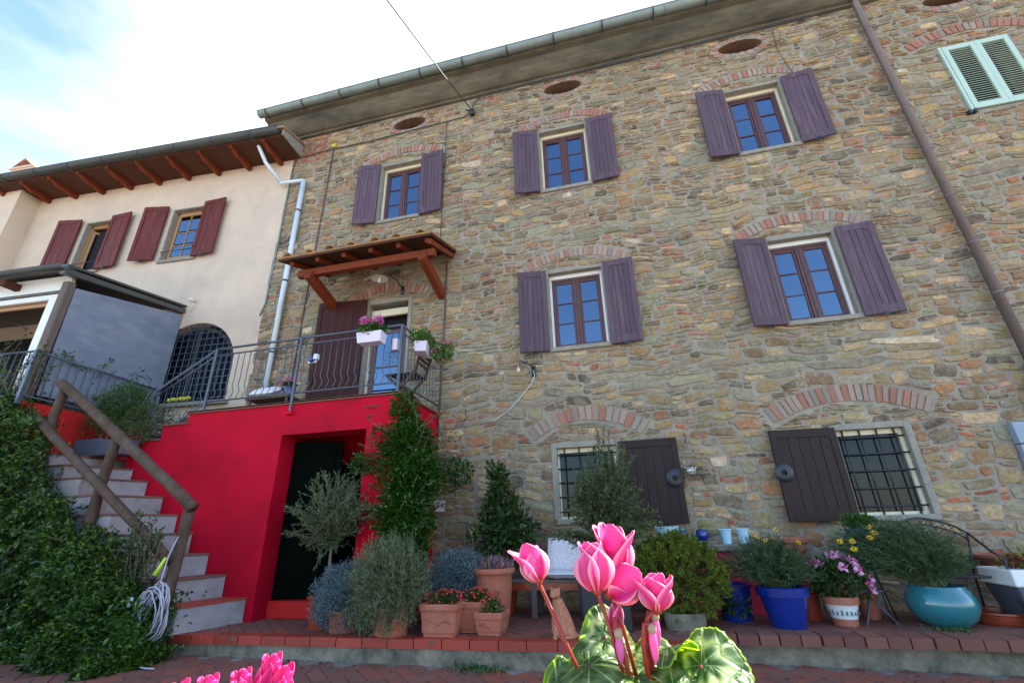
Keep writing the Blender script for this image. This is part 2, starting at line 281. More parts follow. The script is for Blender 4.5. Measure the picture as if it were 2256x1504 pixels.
def blob(c, r, n, shell=0.6, nclump=14, cl=0.4, up=0.2):
    """leaf positions+directions in an uneven clumpy ellipsoid crown"""
    c = np.array(c); r = np.array(r); cc = c + sph(nclump) * r * RNG.uniform(0.35, 0.8, (nclump, 1)); k = RNG.integers(0, nclump, n)
    d = sph(n); rad = RNG.uniform(shell, 1, n)[:, None]; a = RNG.random(n) < 0.35
    P = cc[k] + d * rad * r * cl; P[a] = c + d[a] * rad[a] * r * 0.85
    return P, sph(n) * 0.7 + d * 0.9 + np.array([0, 0, up])
def stems(base, tips, per, droop=0.0, jit=0.0):
    """leaf positions+dirs along curved stems; returns P,D,polylines"""
    P = []; D = []; lines = []
    for b, t in zip(base, tips):
        b = np.array(b, float); t = np.array(t, float); m = (b + t) / 2 + RNG.normal(size=3) * jit * np.linalg.norm(t - b) + np.array([0, 0, 0.12 * np.linalg.norm(t - b)])
        s = np.linspace(0, 1, per)[:, None]; q = (1 - s) ** 2 * b + 2 * s * (1 - s) * m + s * s * t; q[:, 2] -= droop * (s[:, 0] ** 2)
        lines.append(q[:: max(1, per // 5)]); dd = np.gradient(q, axis=0); dd /= np.linalg.norm(dd, axis=1)[:, None] + 1e-9
        P.append(q); D.append(dd)
    P = np.concatenate(P); D = np.concatenate(D); return P, D, lines
def stem_mesh(name, lines, r, m, parent):
    b = MB()
    for q in lines: b.tube([tuple(p) for p in q], [r * (1 - 0.6 * i / len(q)) for i in range(len(q))], 5, False)
    o = obj(name, b, m, parent, True); o['kind'] = 'stuff'; return o

# ================================================================== STONE HOUSE
H = thing('stone_house', 'three storey stone farmhouse with mauve brown shutters, right of the cream house', 'house', (0, 7, 0))
WX0, WX1, WZ1 = -7.0, 14.0, 10.02  # right end extended out of view so the house shades the ground
WINS = [(-4.05, 7.06, 8.54), (-0.50, 7.06, 8.54), (3.08, 7.06, 8.54), (-0.50, 3.76, 5.19), (3.09, 3.76, 5.19)]
WW = 0.94
OVALS = [(-3.96, 9.70), (-0.40, 9.70), (3.12, 9.68), (6.62, 9.66)]; OA, OB = 0.40, 0.165
rects = [(c - WW / 2, c + WW / 2, a, b) for c, a, b in WINS] + [(-4.49, -3.66, 2.82, 5.08), (2.80, 3.61, 1.04, 2.12), (-1.01, -0.11, 1.10, 2.12), (6.10, 7.04, 7.05, 8.48)]

def sheet(mb, x0, x1, z0, z1, rcts, polys, y, depth):
    """front face of a wall with rectangular holes and polygonal holes (centre, points), with reveals"""
    holes = list(rcts); pr = []
    for c, pts in polys:
        r = (min(p[0] for p in pts) - 0.03, max(p[0] for p in pts) + 0.03, min(p[1] for p in pts) - 0.03, max(p[1] for p in pts) + 0.03); holes.append(r); pr.append((c, pts, r))
    xs = sorted({x0, x1, *[h[i] for h in holes for i in (0, 1)]}); zs = sorted({z0, z1, *[h[i] for h in holes for i in (2, 3)]})
    for i in range(len(xs) - 1):
        for j in range(len(zs) - 1):
            cx, cz = (xs[i] + xs[i + 1]) / 2, (zs[j] + zs[j + 1]) / 2
            if any(h[0] < cx < h[1] and h[2] < cz < h[3] for h in holes): continue
            mb.add([(xs[i], y, zs[j]), (xs[i + 1], y, zs[j]), (xs[i + 1], y, zs[j + 1]), (xs[i], y, zs[j + 1])], [(0, 1, 2, 3)])
    for h in rcts:
        p = [(h[0], h[2]), (h[1], h[2]), (h[1], h[3]), (h[0], h[3])]
        for k in range(4):
            a, b = p[k], p[(k + 1) % 4]; mb.add([(a[0], y, a[1]), (b[0], y, b[1]), (b[0], y + depth, b[1]), (a[0], y + depth, a[1])], [(0, 1, 2, 3)])
    for c, pts, r in pr:
        n = len(pts); outer = []
        for px, pz in pts:
            dx, dz = px - c[0], pz - c[1]; t = min((r[1] - c[0]) / dx if dx > 1e-9 else 1e9, (r[0] - c[0]) / dx if dx < -1e-9 else 1e9, (r[3] - c[1]) / dz if dz > 1e-9 else 1e9, (r[2] - c[1]) / dz if dz < -1e-9 else 1e9)
            outer.append((c[0] + dx * t, c[1] + dz * t))
        def side(q): return 0 if abs(q[0] - r[1]) < 1e-6 else 1 if abs(q[1] - r[3]) < 1e-6 else 2 if abs(q[0] - r[0]) < 1e-6 else 3
        for k in range(n):
            a, b, qa, qb = pts[k], pts[(k + 1) % n], outer[k], outer[(k + 1) % n]
            poly = [a, qa]
            if side(qa) != side(qb): poly.append(min([(r[i], r[j]) for i in (0, 1) for j in (2, 3)], key=lambda q: abs(q[0] - qa[0]) + abs(q[1] - qa[1]) + abs(q[0] - qb[0]) + abs(q[1] - qb[1])))
            poly += [qb, b]; mb.add([(p[0], y, p[1]) for p in poly], [tuple(range(len(poly)))])
            mb.add([(a[0], y, a[1]), (b[0], y, b[1]), (b[0], y + depth, b[1]), (a[0], y + depth, a[1])], [(0, 1, 2, 3)])
def ell(cx, cz, a, b, n=32): return [(cx + a * math.cos(2 * PI * k / n), cz + b * math.sin(2 * PI * k / n)) for k in range(n)]

w = MB(); sheet(w, WX0, WX1, -0.6, WZ1, rects, [((cx, cz), ell(cx, cz, OA, OB)) for cx, cz in OVALS], 7.0, 0.30)
w.add([(WX0, 7, -0.6), (WX0, 7, WZ1), (WX0, 13, WZ1 + 0.3), (WX0, 13, -0.6)], [(0, 1, 2, 3)])
obj('wall', w, 'mortar', H)
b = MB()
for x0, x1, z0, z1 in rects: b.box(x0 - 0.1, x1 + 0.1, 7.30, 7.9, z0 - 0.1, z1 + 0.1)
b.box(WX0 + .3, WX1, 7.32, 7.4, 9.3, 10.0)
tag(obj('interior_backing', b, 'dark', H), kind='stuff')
for cx, cz in OVALS:
    e1, e2 = ell(cx, cz, OA - .006, OB - .006), ell(cx, cz, OA - .03, OB - .03); lm = MB(); lm.add([(x, 6.992, z) for x, z in e1] + [(x, 7.29, z) for x, z in e1], [(k, (k + 1) % 32, 32 + (k + 1) % 32, 32 + k) for k in range(32)]); obj('vent_lining', lm, 'terracotta_brown', H)

# --- brick arches and oval rings
BR = MB().box(-0.5, 0.5, -0.5, 0.5, -0.5, 0.5).mesh('brick', M['brick'])
nbrick = 0; extra = MB()
def brick(x, z, wx, wz, ang, proud):
    """a brick of size wx x wz in the wall plane, turned by ang"""
    global nbrick
    nbrick += 1
    o = link('brick', BR, H); o.location = (x, 7.0 - proud / 2 + 0.02, z); o.scale = (wx, proud + 0.04, wz); o.rotation_euler = (random.uniform(-.02, .02), ang, 0); return o
arcs = []
def arch(cx, zs, half, rise, thick, n, tilt=True):
    R = (half * half + rise * rise) / (2 * rise); zc = zs + rise - R; a0 = math.asin(half / R); arcs.append((cx, zc, R, thick, a0))
    for i in range(n):
        t = -a0 + 2 * a0 * (i + 0.5) / n; wd = 2 * a0 * R / n - 0.012; rr = R + thick / 2
        brick(cx + rr * math.sin(t), zc + rr * math.cos(t), wd * random.uniform(.85, 1.05), thick * random.uniform(.85, 1.0), t + random.uniform(-.05, .05), random.uniform(.008, .024))
for c, a, bb in WINS: arch(c + 0.02, bb + 0.06, 0.86, 0.22, 0.19, 22)
arch(6.57, 8.56, 0.86, 0.22, 0.19, 20)
arch(-4.1, 5.13, 0.78, 0.20, 0.19, 18)
arch(-0.52, 2.24, 0.80, 0.28, 0.23, 18); arch(3.02, 2.26, 0.92, 0.24, 0.25, 26)
for cx, cz in OVALS:
    for k in range(18):
        t = 2 * PI * (k + 0.5) / 18; nx, nz = math.cos(t) / OA, math.sin(t) / OB; l = math.hypot(nx, nz); nx /= l; nz /= l
        brick(cx + OA * math.cos(t) + nx * 0.055, cz + OB * math.sin(t) + nz * 0.055, 0.085 if abs(nz) > 0.6 else 0.05, 0.10, math.atan2(nx, nz), random.uniform(.006, .016))

# --- rubble stones: packed on a fine grid into free wall area, each its own uneven block
G = 0.02; NX, NZ = int((9.4 - WX0) / G), int((WZ1 + 0.2) / G); ZB = -0.2; occ = np.zeros((NX, NZ), bool)
gx = WX0 + (np.arange(NX) + 0.5) * G; gz = ZB + (np.arange(NZ) + 0.5) * G; GX, GZ = np.meshgrid(gx, gz, indexing='ij')
for x0, x1, z0, z1 in rects: occ |= (GX > x0 - 0.06) & (GX < x1 + 0.06) & (GZ > z0 - 0.07) & (GZ < z1 + 0.06)
for cx, zc, R, th, a0 in arcs:
    rr = np.hypot(GX - cx, GZ - zc); t = np.arctan2(GX - cx, GZ - zc); occ |= (rr > R - 0.02) & (rr < R + th + 0.02) & (np.abs(t) < a0 + 0.03)
for cx, cz in OVALS: occ |= ((GX - cx) / (OA + 0.115)) ** 2 + ((GZ - cz) / (OB + 0.115)) ** 2 < 1
occ |= GZ > WZ1 - 0.03
occ |= (GX < -3.2) & (GZ < 2.75)      # behind the red stair block
PAL = {'olive': (.235, .195, .12), 'ochre': (.29, .20, .10), 'grey': (.21, .195, .16), 'brown': (.20, .135, .08), 'dark': (.10, .085, .065), 'tan': (.38, .30, .19), 'rust': (.25, .135, .07), 'sage': (.20, .205, .16),
       'brick': (.30, .10, .055), 'pinkbrick': (.34, .21, .155), 'pale': (.46, .42, .34)}
stones = []
def wob(x, z):
    dx = .014 * math.sin(2.3 * x + 3.1 * z + 1) + .010 * math.sin(6.1 * x - 4.3 * z) + .006 * math.sin(13 * z + 3 * x)
    dz = .026 * math.sin(1.9 * x - 1.1 * z + 2) + .020 * math.sin(5.3 * x + 2.1 * z + .5) + .010 * math.sin(11.7 * x + 5 * z)
    return dx, dz
for j in range(NZ):
    z = gz[j]; i = 0
    while i < NX:
        if occ[i, j]: i += 1; continue
        k = i
        while k < NX and k - i < 60 and not occ[k, j]: k += 1
        run = k - i; x = gx[i]; u = random.random(); low = z < 2.8; band = (5.75 < z < 6.0) or (2.75 < z < 3.3) or (8.95 < z < 9.1)
        quoin = x < -6.1 and z > 9.15
        if quoin: wv, hv, c = random.uniform(.12, .26), .04, 'brick'
        elif band and u < .38: wv, hv, c = random.uniform(.45, 1.1), random.uniform(.08, .14), random.choice(['grey', 'sage', 'sage', 'olive'])
        elif u < .13: wv, hv, c = random.uniform(.07, .16), random.uniform(.04, .08), random.choice(['brick', 'pinkbrick', 'brown', 'tan', 'olive', 'grey', 'rust'])
        elif u < .23: wv, hv, c = random.uniform(.12, .30), random.uniform(.04, .06), random.choice(['brick', 'brick', 'pinkbrick', 'rust'])
        elif u < (.72 if not low else .55): wv, hv, c = random.uniform(.15, .38), random.uniform(.055, .12), random.choice(['olive', 'olive', 'ochre', 'grey', 'brown', 'tan', 'sage', 'dark'])
        elif u < .95: wv, hv, c = random.uniform(.22, .46), random.uniform(.10, .19 if not low else .24), random.choice(['olive', 'ochre', 'olive', 'grey', 'brown', 'tan', 'rust', 'sage', 'dark'])
        else: wv, hv, c = random.uniform(.4, .8), random.uniform(.07, .13), random.choice(['olive', 'grey', 'sage'])
        if random.random() < .012: c = 'pale'
        wn = max(2, round(wv / G)); hn = max(2, round(hv / G))
        if run - wn < 3: wn = run
        if wn < 2: occ[i, j] = True; i += 1; continue
        hl = hr = 0
        while i > 0 and j + hl < NZ and occ[i - 1, j + hl] and hl < 14: hl += 1
        while k < NX and j + hr < NZ and occ[k, j + hr] and hr < 14: hr += 1
        near = [q for q in (hl, hr) if 0 < q < 14]
        if run <= 9 and near:
            wn = run; hn = min(near)
            if hn > run * 1.3: hn = max(2, hn // 2)
        elif near and not quoin:
            q = min(near, key=lambda q: abs(q - hn))
            if abs(q - hn) <= 2: hn = q
            hn = min(hn, max(2, int(wn * .85)))
        if wn < 2: occ[i, j] = True; i += 1; continue
        if wn * G > .5 and not band: wn = min(wn, max(6, hn * 5))
        h = 1
        while h < hn and j + h < NZ and not occ[i:i + wn, j + h].any(): h += 1
        occ[i:i + wn, j:j + h] = True
        if h >= 2: stones.append((x - G / 2, x - G / 2 + wn * G, z - G / 2, z - G / 2 + h * G, c))
        elif wn >= 5: stones.append((x - G / 2, x - G / 2 + wn * G, z - G / 2, z - G / 2 + 1.2 * G, c))
        i += wn
def stone_geo(mb, s):
    x0, x1, z0, z1, c = s; cx, cz, a, bq = (x0 + x1) / 2, (z0 + z1) / 2, (x1 - x0) / 2, (z1 - z0) / 2; isb = 'brick' in c
    g = random.uniform(.003, .009); a -= g; bq -= g; pw = random.uniform(5, 9) if isb else random.uniform(3.0, 9); n = 12 if a > .05 else 8
    ang = random.uniform(-.03, .03) if isb else random.uniform(-.20, .20) * min(1, bq / a * 1.6); pr = random.uniform(.004, .012) if isb else random.uniform(.006, .020); ph = random.random() * 6
    outer, mid, inn = [], [], []; ca, sa = math.cos(ang), math.sin(ang); tx, tz = random.uniform(-.012, .012), random.uniform(-.012, .012)
    for k in range(n):
        t = 2 * PI * (k + .5) / n; q = (abs(math.cos(t)) ** pw + abs(math.sin(t)) ** pw) ** (-1 / pw) * (1 + random.uniform(-.19, .06) * (0.4 if isb else 1))
        px, pz = a * q * math.cos(t), bq * q * math.sin(t); px, pz = px * ca - pz * sa, px * sa + pz * ca
        dx, dz = wob(cx + px, cz + pz); X, Z = cx + px + dx, cz + pz + dz
        X = max(X, WX0 + .004)
        outer.append((X, 7.012, Z)); e = min(.003 + .012 * random.random() ** 1.5, bq * .3)
        l = math.hypot(px, pz) + 1e-6; mid.append((X - px / l * e, 7.0 - pr * random.uniform(.75, 1.0) + tx * math.cos(t), Z - pz / l * e))
        f = random.uniform(.45, .6); inn.append((cx + dx + px * f, 7.0 - pr * random.uniform(.95, 1.35) + tx * math.cos(t) * .5 + random.uniform(-.003, .003), cz + dz + pz * f))
    dx, dz = wob(cx, cz); v = outer + mid + inn
    f = [(k, (k + 1) % n, n + (k + 1) % n, n + k) for k in range(n)] + [(n + k, n + (k + 1) % n, 2 * n + (k + 1) % n, 2 * n + k) for k in range(n)] + [tuple(2 * n + k for k in range(n))]
    c0 = PAL[c]; br = random.uniform(.70, 1.25); mb.cc = tuple(min(.6, q * br * w_ * random.uniform(.94, 1.06)) for q, w_ in zip(c0, (1.10, .96, .74))); mb.add(v, f)
def view(x, y, z):
    q = CAM_M.transposed() @ (Vector((x, y, z)) - CAM_LOC)
    if q.z > -.05: return None
    u, v = q.x / -q.z * 993 / 1128, q.y / -q.z * 993 / 1128
    return (u, v) if abs(u) < 1 and abs(v) < .667 else None
def apparent(s):
    cx, cz = (s[0] + s[1]) / 2, (s[2] + s[3]) / 2
    if view(cx, 7, cz) is None: return 0
    d2 = cx * cx + 49 + (cz - 1.03) ** 2; return (s[1] - s[0]) * (s[3] - s[2]) / d2 ** 1.5
stones.sort(key=apparent, reverse=True)
for s in stones[:296]:
    mb = MB(); mb.cc = (1, 1, 1); stone_geo(mb, s); obj('stone', mb, 'stone', H)
mb = MB(); mb.cc = (1, 1, 1)
for s in stones[296:]: stone_geo(mb, s)
tag(obj('small_stones', mb, 'stone', H), kind='stuff')

# --- cornice cove, gutter, roof
cv = MB(); prof = [(7.0, 10.0), (6.93, 10.0), (6.92, 10.04), (6.86, 10.05), (6.80, 10.09), (6.72, 10.16), (6.66, 10.25), (6.62, 10.34), (6.52, 10.36), (6.50, 10.42), (6.50, 10.47), (7.0, 10.47)]
n = len(prof); cv.add([(x, y, z) for x in (-7.62, WX1) for y, z in prof], [(k, (k + 1) % n, n + (k + 1) % n, n + k) for k in range(n)] + [tuple(range(n))])
obj('cornice', cv, 'cove', H)
ev = MB(); ev.box(-7.66, -7.02, 6.99, 12, 10.28, 10.46); 
for k in range(6): ev.box(-7.6, -7.0, 7.2 + .7 * k, 7.3 + .7 * k, 10.16, 10.28)
obj('eave_boards', ev, 'beam_dark', H)
def half_pipe(mb, p0, p1, r, t=0.006, n=10):
    p0, p1 = Vector(p0), Vector(p1); d = (p1 - p0).normalized(); sd = d.cross(Vector((0, 0, 1))).normalized(); up = sd.cross(d)
    vs = []
    for p in (p0, p1):
        for rr in (r, r - t):
            for k in range(n + 1): a = PI + PI * k / n; vs.append(p + sd * math.cos(a) * rr + up * math.sin(a) * rr)
    m = n + 1; fs = []
    for k in range(n): fs += [(k, k + 1, 2 * m + k + 1, 2 * m + k), (m + k, 3 * m + k, 3 * m + k + 1, m + k + 1), (k, m + k, m + k + 1, k + 1), (2 * m + k, 2 * m + k + 1, 3 * m + k + 1, 3 * m + k)]
    fs += [(0, 2 * m, 3 * m, m), (n, m + n, 3 * m + n, 2 * m + n), tuple(range(m))]; mb.add(vs, fs)
g = MB(); half_pipe(g, (-7.70, 6.42, 10.48), (WX1, 6.42, 10.48), 0.105); g.tube([(-7.7, 6.315, 10.48), (WX1, 6.315, 10.48)], .012, 6)
gut = obj('gutter', g, 'zinc', H, True)
bm_ = MB(); bm_.box(-.012, .012, -.105, .105, -.118, -.107); bm_.box(-.012, .012, -.118, -.107, -.107, .01); bm_.box(-.012, .012, .107, .117, -.107, .03)
bme = bm_.mesh('bracket', M['gutter_dark'])
for k in range(21): link('bracket', bme, gut).location = (-7.45 + 1.0 * k, 6.42, 10.48)
jm = MB(); half_pipe(jm, (-.03, 0, 0), (.03, 0, 0), .111); jme = jm.mesh('joint', M['zinc'], True)
for k in range(7): link('joint', jme, gut).location = (-6.0 + 2.6 * k, 6.42, 10.48)
rf = MB(); rf.add([(-7.72, 6.44, 10.49), (WX1, 6.44, 10.49), (WX1, 12.5, 12.6), (-7.72, 12.5, 12.6), (-7.72, 6.44, 10.55), (WX1, 6.44, 10.55), (WX1, 12.5, 12.66), (-7.72, 12.5, 12.66)], [(3, 2, 1, 0), (4, 5, 6, 7), (0, 1, 5, 4), (1, 2, 6, 5), (2, 3, 7, 6), (3, 0, 4, 7)])
roof = obj('roof', rf, 'tile', H)
def tile_mesh(name, m, L=.45, r=.085, n=7):
    b = MB(); vs = []
    for y, rr in ((0, r), (L, r * .82)):
        for q in (rr, rr - .014):
            for k in range(n + 1): a = PI * k / n; vs.append((q * math.cos(a), y, q * math.sin(a)))
    m1 = n + 1; fs = []
    for k in range(n): fs += [(k, 2 * m1 + k, 2 * m1 + k + 1, k + 1), (m1 + k, m1 + k + 1, 3 * m1 + k + 1, 3 * m1 + k), (k, k + 1, m1 + k + 1, m1 + k)]
    b.add(vs, fs); return b.mesh(name, M[m], True)
tme = tile_mesh('tile', 'tile')
sl = math.atan2(2.11, 6.06)
for k in range(82):
    x = -7.6 + .235 * k
    for q in range(2):
        if q == 1 and k > 60: continue
        o = link('tile', tme, roof); o.location = (x + random.uniform(-.012, .012), 6.47 + .4 * q + random.uniform(-.03, .03), 10.500 + .4 * q * math.tan(sl) + random.uniform(-.02, .02)); o.rotation_euler = (sl, random.uniform(-.04, .04), random.uniform(-.05, .05))

# --- windows and shutters
def window(cx, z0, z1, w, parent, m='frame', glass='glass', rows=3, y=7.12, name='window', liner=True):
    f = MB(); x0, x1 = cx - w / 2, cx + w / 2; fw = .045
    f.box(x0, x0 + fw, y, y + .06, z0, z1); f.box(x1 - fw, x1, y, y + .06, z0, z1); f.box(x0 + fw, x1 - fw, y, y + .06, z1 - fw, z1); f.box(x0 + fw, x1 - fw, y, y + .06, z0, z0 + fw)
    f.box(cx - .05, cx + .05, y - .012, y + .05, z0 + fw, z1 - fw); f.box(cx - .008, cx + .008, y - .024, y + .02, z0 + fw, z1 - fw)
    panes = []
    for s in (-1, 1):
        a, b = (x0 + fw, cx - .05) if s < 0 else (cx + .05, x1 - fw); sw = .035
        f.box(a, a + sw, y + .008, y + .05, z0 + fw, z1 - fw); f.box(b - sw, b, y + .008, y + .05, z0 + fw, z1 - fw)
        za, zb = z0 + fw, z1 - fw; f.box(a + sw, b - sw, y + .008, y + .05, za, za + .06); f.box(a + sw, b - sw, y + .008, y + .05, zb - .05, zb)
        za += .06; zb -= .05; hh = (zb - za) / rows
        for k in range(rows):
            if k: f.box(a + sw, b - sw, y + .012, y + .045, za + hh * k - .011, za + hh * k + .011)
            panes.append((a + sw, b - sw, za + hh * k + (.011 if k else 0), za + hh * (k + 1) - (.011 if k < rows - 1 else 0)))
    W_ = obj(name, f, m, parent, bevel=.004)
    for p in panes: obj('pane', MB().box(p[0], p[1], y + .028, y + .034, p[2], p[3], rot=rotx(random.uniform(-.02, .02)) @ rotz(random.uniform(-.02, .02))), glass, W_)
    return W_
def surround(x0, x1, z0, z1, parent, y=7.0, t=.055, m='grey_plaster', sill=True):
    s = MB(); e = .005; s.box(x0 - t, x0 + e, y - .022, y + .10, z0 - .001, z1 + t); s.box(x1 - e, x1 + t, y - .022, y + .10, z0 - .001, z1 + t); s.box(x0 + e, x1 - e, y - .022, y + .10, z1 - e, z1 + t)
    o = obj('surround', s, m, parent, bevel=.006)
    if sill: obj('sill', MB().box(x0 - .05, x1 + .05, y - .045, y + .12, z0 - .07, z0 + .004), m, parent, bevel=.008)
    return o
def shutter_mesh(w, h, m, nplank=4, arch_top=True):
    st = .085; f = MB(); f.box(0, st, -.02, .02, 0, h); f.box(w - st, w, -.02, .02, 0, h); f.box(st, w - st, -.02, .02, 0, .13); f.box(st, w - st, -.02, .02, h - .11, h)
    if arch_top:
        for s, xa in ((1, st), (-1, w - st)): f.add([(xa, -.019, h - .11), (xa + s * .08, -.019, h - .11), (xa, -.019, h - .14), (xa, .019, h - .11), (xa + s * .08, .019, h - .11), (xa, .019, h - .14)], [(0, 1, 2), (3, 5, 4), (1, 4, 5, 2)])
    f.box(0.0, .012, -.030, -.02, h * .15, h * .15 + .09); f.box(0.0, .012, -.030, -.02, h * .8, h * .8 + .09)
    fm = f.mesh('shutter', M[m]); pw = (w - 2 * st) / nplank; p = MB().box(.003, pw - .003, -.009, .009, .13, h - .11).mesh('plank', M[m]); return fm, p, st, pw, nplank
SHM = {}
def shutter(hx, hy, z, w, h, ang, m, parent, latch='black_iron', nplank=4):
    k = (w, round(h, 3), m)
    if k not in SHM: SHM[k] = shutter_mesh(w, h, m, nplank)
    fm, p, st, pw, npl = SHM[k]; o = link('shutter', fm, parent, world=False); o.matrix_parent_inverse = wm(parent).inverted() if parent is H else Matrix()
    o.location = (hx, hy, z); o.rotation_euler = (0, 0, ang); b = o.modifiers.new('b', 'BEVEL'); b.width = .004; b.segments = 1
    for i in range(npl): q = link('plank', p, o, world=False); q.location = (st + i * pw, random.uniform(-.002, .002), 0)
    lt = MB().box(w * .45, w * .55, -.035, -.02, -.03, .02).box(w * .40, w * .60, -.03, -.022, -.035, -.02); lo = obj('latch', lt, latch, o, world=False)
    return o
for i, (c, a, bb) in enumerate(WINS):
    surround(c - WW / 2, c + WW / 2, a, bb, H); window(c, a, bb - .07, WW - .08, H, y=7.14)
    ln = MB().box(c - WW / 2, c + WW / 2, 7.10, 7.2, bb - .075, bb - .003); ln.box(c - WW / 2 + .002, c - WW / 2 + .04, 7.10, 7.2, a, bb - .075); ln.box(c + WW / 2 - .04, c + WW / 2 - .002, 7.10, 7.2, a, bb - .075)
    obj('roller_blind_frame', ln, 'white' if i > 2 else 'cream_paint', H, bevel=.003)
    h = bb - a + .10
    shutter(c - WW / 2 - .03, 6.935, a - .06, .50, h, PI + math.radians(random.uniform(7, 11)), 'shutter', H); shutter(c + WW / 2 + .03, 6.935, a - .06, .50, h, -math.radians(random.uniform(3, 7)), 'shutter', H)
# mint louvred shutters, closed
surround(6.10, 7.04, 7.05, 8.48, H, sill=False, t=.03)
for s in range(2):
    x0 = 6.10 + .47 * s; f = MB(); f.box(x0, x0 + .075, 6.955, 6.99, 7.05, 8.48); f.box(x0 + .395, x0 + .468, 6.955, 6.99, 7.05, 8.48); f.box(x0 + .075, x0 + .395, 6.955, 6.99, 7.05, 7.16); f.box(x0 + .075, x0 + .395, 6.955, 6.99, 8.39, 8.48)
    if s == 0: f.box(x0 - .05, x0 - .005, 6.96, 7.0, 7.02, 8.5)
    so = obj('louvred_shutter', f, 'mint', H, bevel=.003); sm = MB().box(0, .32, -.017, .017, -.003, .003, rot=rotx(math.radians(35))).mesh('slat', M['mint'])
    for k in range(26): link('slat', sm, so).location = (x0 + .075, 6.975, 7.19 + k * .0465)
obj('shutter_catch', MB().box(5.98, 6.03, 6.93, 7.0, 6.96, 7.02).box(6.06, 6.10, 6.93, 7.0, 6.97, 7.03), 'black_iron', H)
# ground floor windows
def grille(x0, x1, z0, z1, y, nx, nz, m, parent, r=.010):
    g = MB()
    go = None
    for k in range(nz): z = z0 + (z1 - z0) * (k + .5) / nz; g.tube([(x0 - .02, y, z), (x1 + .02, y, z)], r, 6)
    for k in range(nx): x = x0 + (x1 - x0) * (k + .5) / nx; g.tube([(x, y + .012, z0 - .02), (x, y + .012, z1 + .02)], r, 6)
    return obj('window_grille', g, m, parent, True)
for x0, x1, z0, z1, ni in ((2.80, 3.61, 1.04, 2.12, 'cream_paint'), (-1.01, -.11, 1.10, 2.12, 'cream_paint')):
    surround(x0, x1, z0, z1, H, t=.08); f = MB(); f.box(x0, x0 + .03, 7.08, 7.14, z0, z1); f.box(x1 - .05, x1, 7.08, 7.14, z0, z1); f.box(x0 + .03, x1 - .05, 7.08, 7.14, z1 - .07, z1); f.box(x0 + .03, x1 - .05, 7.08, 7.14, z0, z0 + .04)
    wo_ = obj('window', f, ni, H, bevel=.003); obj('pane', MB().box(x0 + .03, x1 - .05, 7.12, 7.125, z0 + .04, z1 - .07), 'glass_dark', wo_)
    grille(x0, x1, z0, z1, 7.045, 4, 5, 'black_iron', H)
shutter(2.77, 6.93, .99, .83, 1.16, PI + math.radians(5), 'shutter_dark', H, nplank=5)
shutter(-.08, 6.93, 1.0, .82, 1.15, -math.radians(3), 'shutter_dark', H, nplank=5)
# upper door behind the balcony
surround(-4.49, -3.66, 2.82, 5.08, H, sill=False, t=.07)
shutter(-4.52, 6.93, 2.86, .98, 2.32, PI + math.radians(6), 'shutter_door', H, nplank=5)
f = MB(); f.box(-4.49, -4.43, 7.10, 7.16, 2.82, 5.0); f.box(-3.72, -3.66, 7.10, 7.16, 2.82, 5.0); f.box(-4.43, -3.72, 7.10, 7.16, 4.86, 5.0); obj('door_frame', f, 'cream_paint', H, bevel=.003)
f = MB(); f.box(0, .10, -.02, .02, 0, 1.98); f.box(.62, .70, -.02, .02, 0, 1.98); f.box(.10, .62, -.02, .02, 0, .42); f.box(.10, .62, -.02, .02, 1.9, 1.98); f.box(.10, .62, -.014, .014, 1.10, 1.14)
d_ = obj('glazed_door', f, 'frame', H, bevel=.003, world=False); d_.matrix_parent_inverse = wm(H).inverted(); d_.location = (-4.42, 7.10, 2.84); d_.rotation_euler = (0, 0, math.radians(1)); d_.scale = (1, 1, .86)
for za, zb in ((.42, 1.10), (1.14, 1.9)): obj('pane', MB().box(.10, .62, -.004, .004, za, zb), 'glass', d_, world=False)

# --- pipes and cables on the facade
dp = MB(); dp.tube([(5.12, 6.46, 10.40), (5.12, 6.55, 10.22), (5.16, 6.87, 9.92), (5.17, 6.87, 2.75)], .058, 14); dpo = obj('downpipe', dp, 'copper', H, True)
cl = MB().lathe([(.057, -.02), (.066, -.02), (.066, .02), (.057, .02)], n=14).mesh('collar', M['copper'], True)
for z in (9.2, 8.2, 7.25, 6.35, 5.45, 4.6, 3.8): link('collar', cl, dpo).location = (5.17, 6.87, z)
ou = MB().tube([(5.17, 6.87, 2.80), (5.17, 6.87, 2.65), (5.10, 6.9, 2.45), (5.05, 6.93, 2.2)], .075, 12); obj('drain_outlet', ou, 'black_iron', dpo, True)
wp = MB(); wp.tube([(-6.50, 6.90, 8.56), (-6.48, 6.90, 2.86)], .052, 14); wp.tube([(-7.50, 6.42, 9.48), (-7.49, 6.42, 9.40), (-7.38, 6.6, 9.05), (-7.10, 6.86, 8.62)], .042, 12); wp.tube([(-7.12, 6.87, 8.61), (-6.52, 6.90, 8.57)], .042, 12)
wpo = tag(obj('white_downpipe', wp, 'pvc', None, True), 'white plastic downpipe running down beside the seam of the two houses', 'downpipe')
cw = MB().lathe([(.052, -.018), (.060, -.018), (.060, .018), (.052, .018)], n=14).mesh('collar', M['cable'], True)
for z in (7.7, 5.9, 4.3): link('collar', cw, wpo).location = (-6.49, 6.90, z)
pp = MB(); pp.tube([(-5.88, 6.975, 9.50), (-5.92, 6.975, 7.6), (-5.97, 6.975, 5.6), (-5.99, 6.975, 2.85)], .014, 6); obj('thin_pipe', pp, 'rust', H, True)
obj('pipe_cap', MB().box(-5.93, -5.83, 6.94, 6.99, 9.47, 9.56), mat('yellow_cap', (.6, .42, .02), .5, .1), H)
pp = MB(); pp.tube([(-2.90, 6.975, 5.78), (-2.92, 6.975, 4.1), (-2.97, 6.975, 2.2)], .017, 6); obj('thin_pipe', pp, 'rust', H, True)
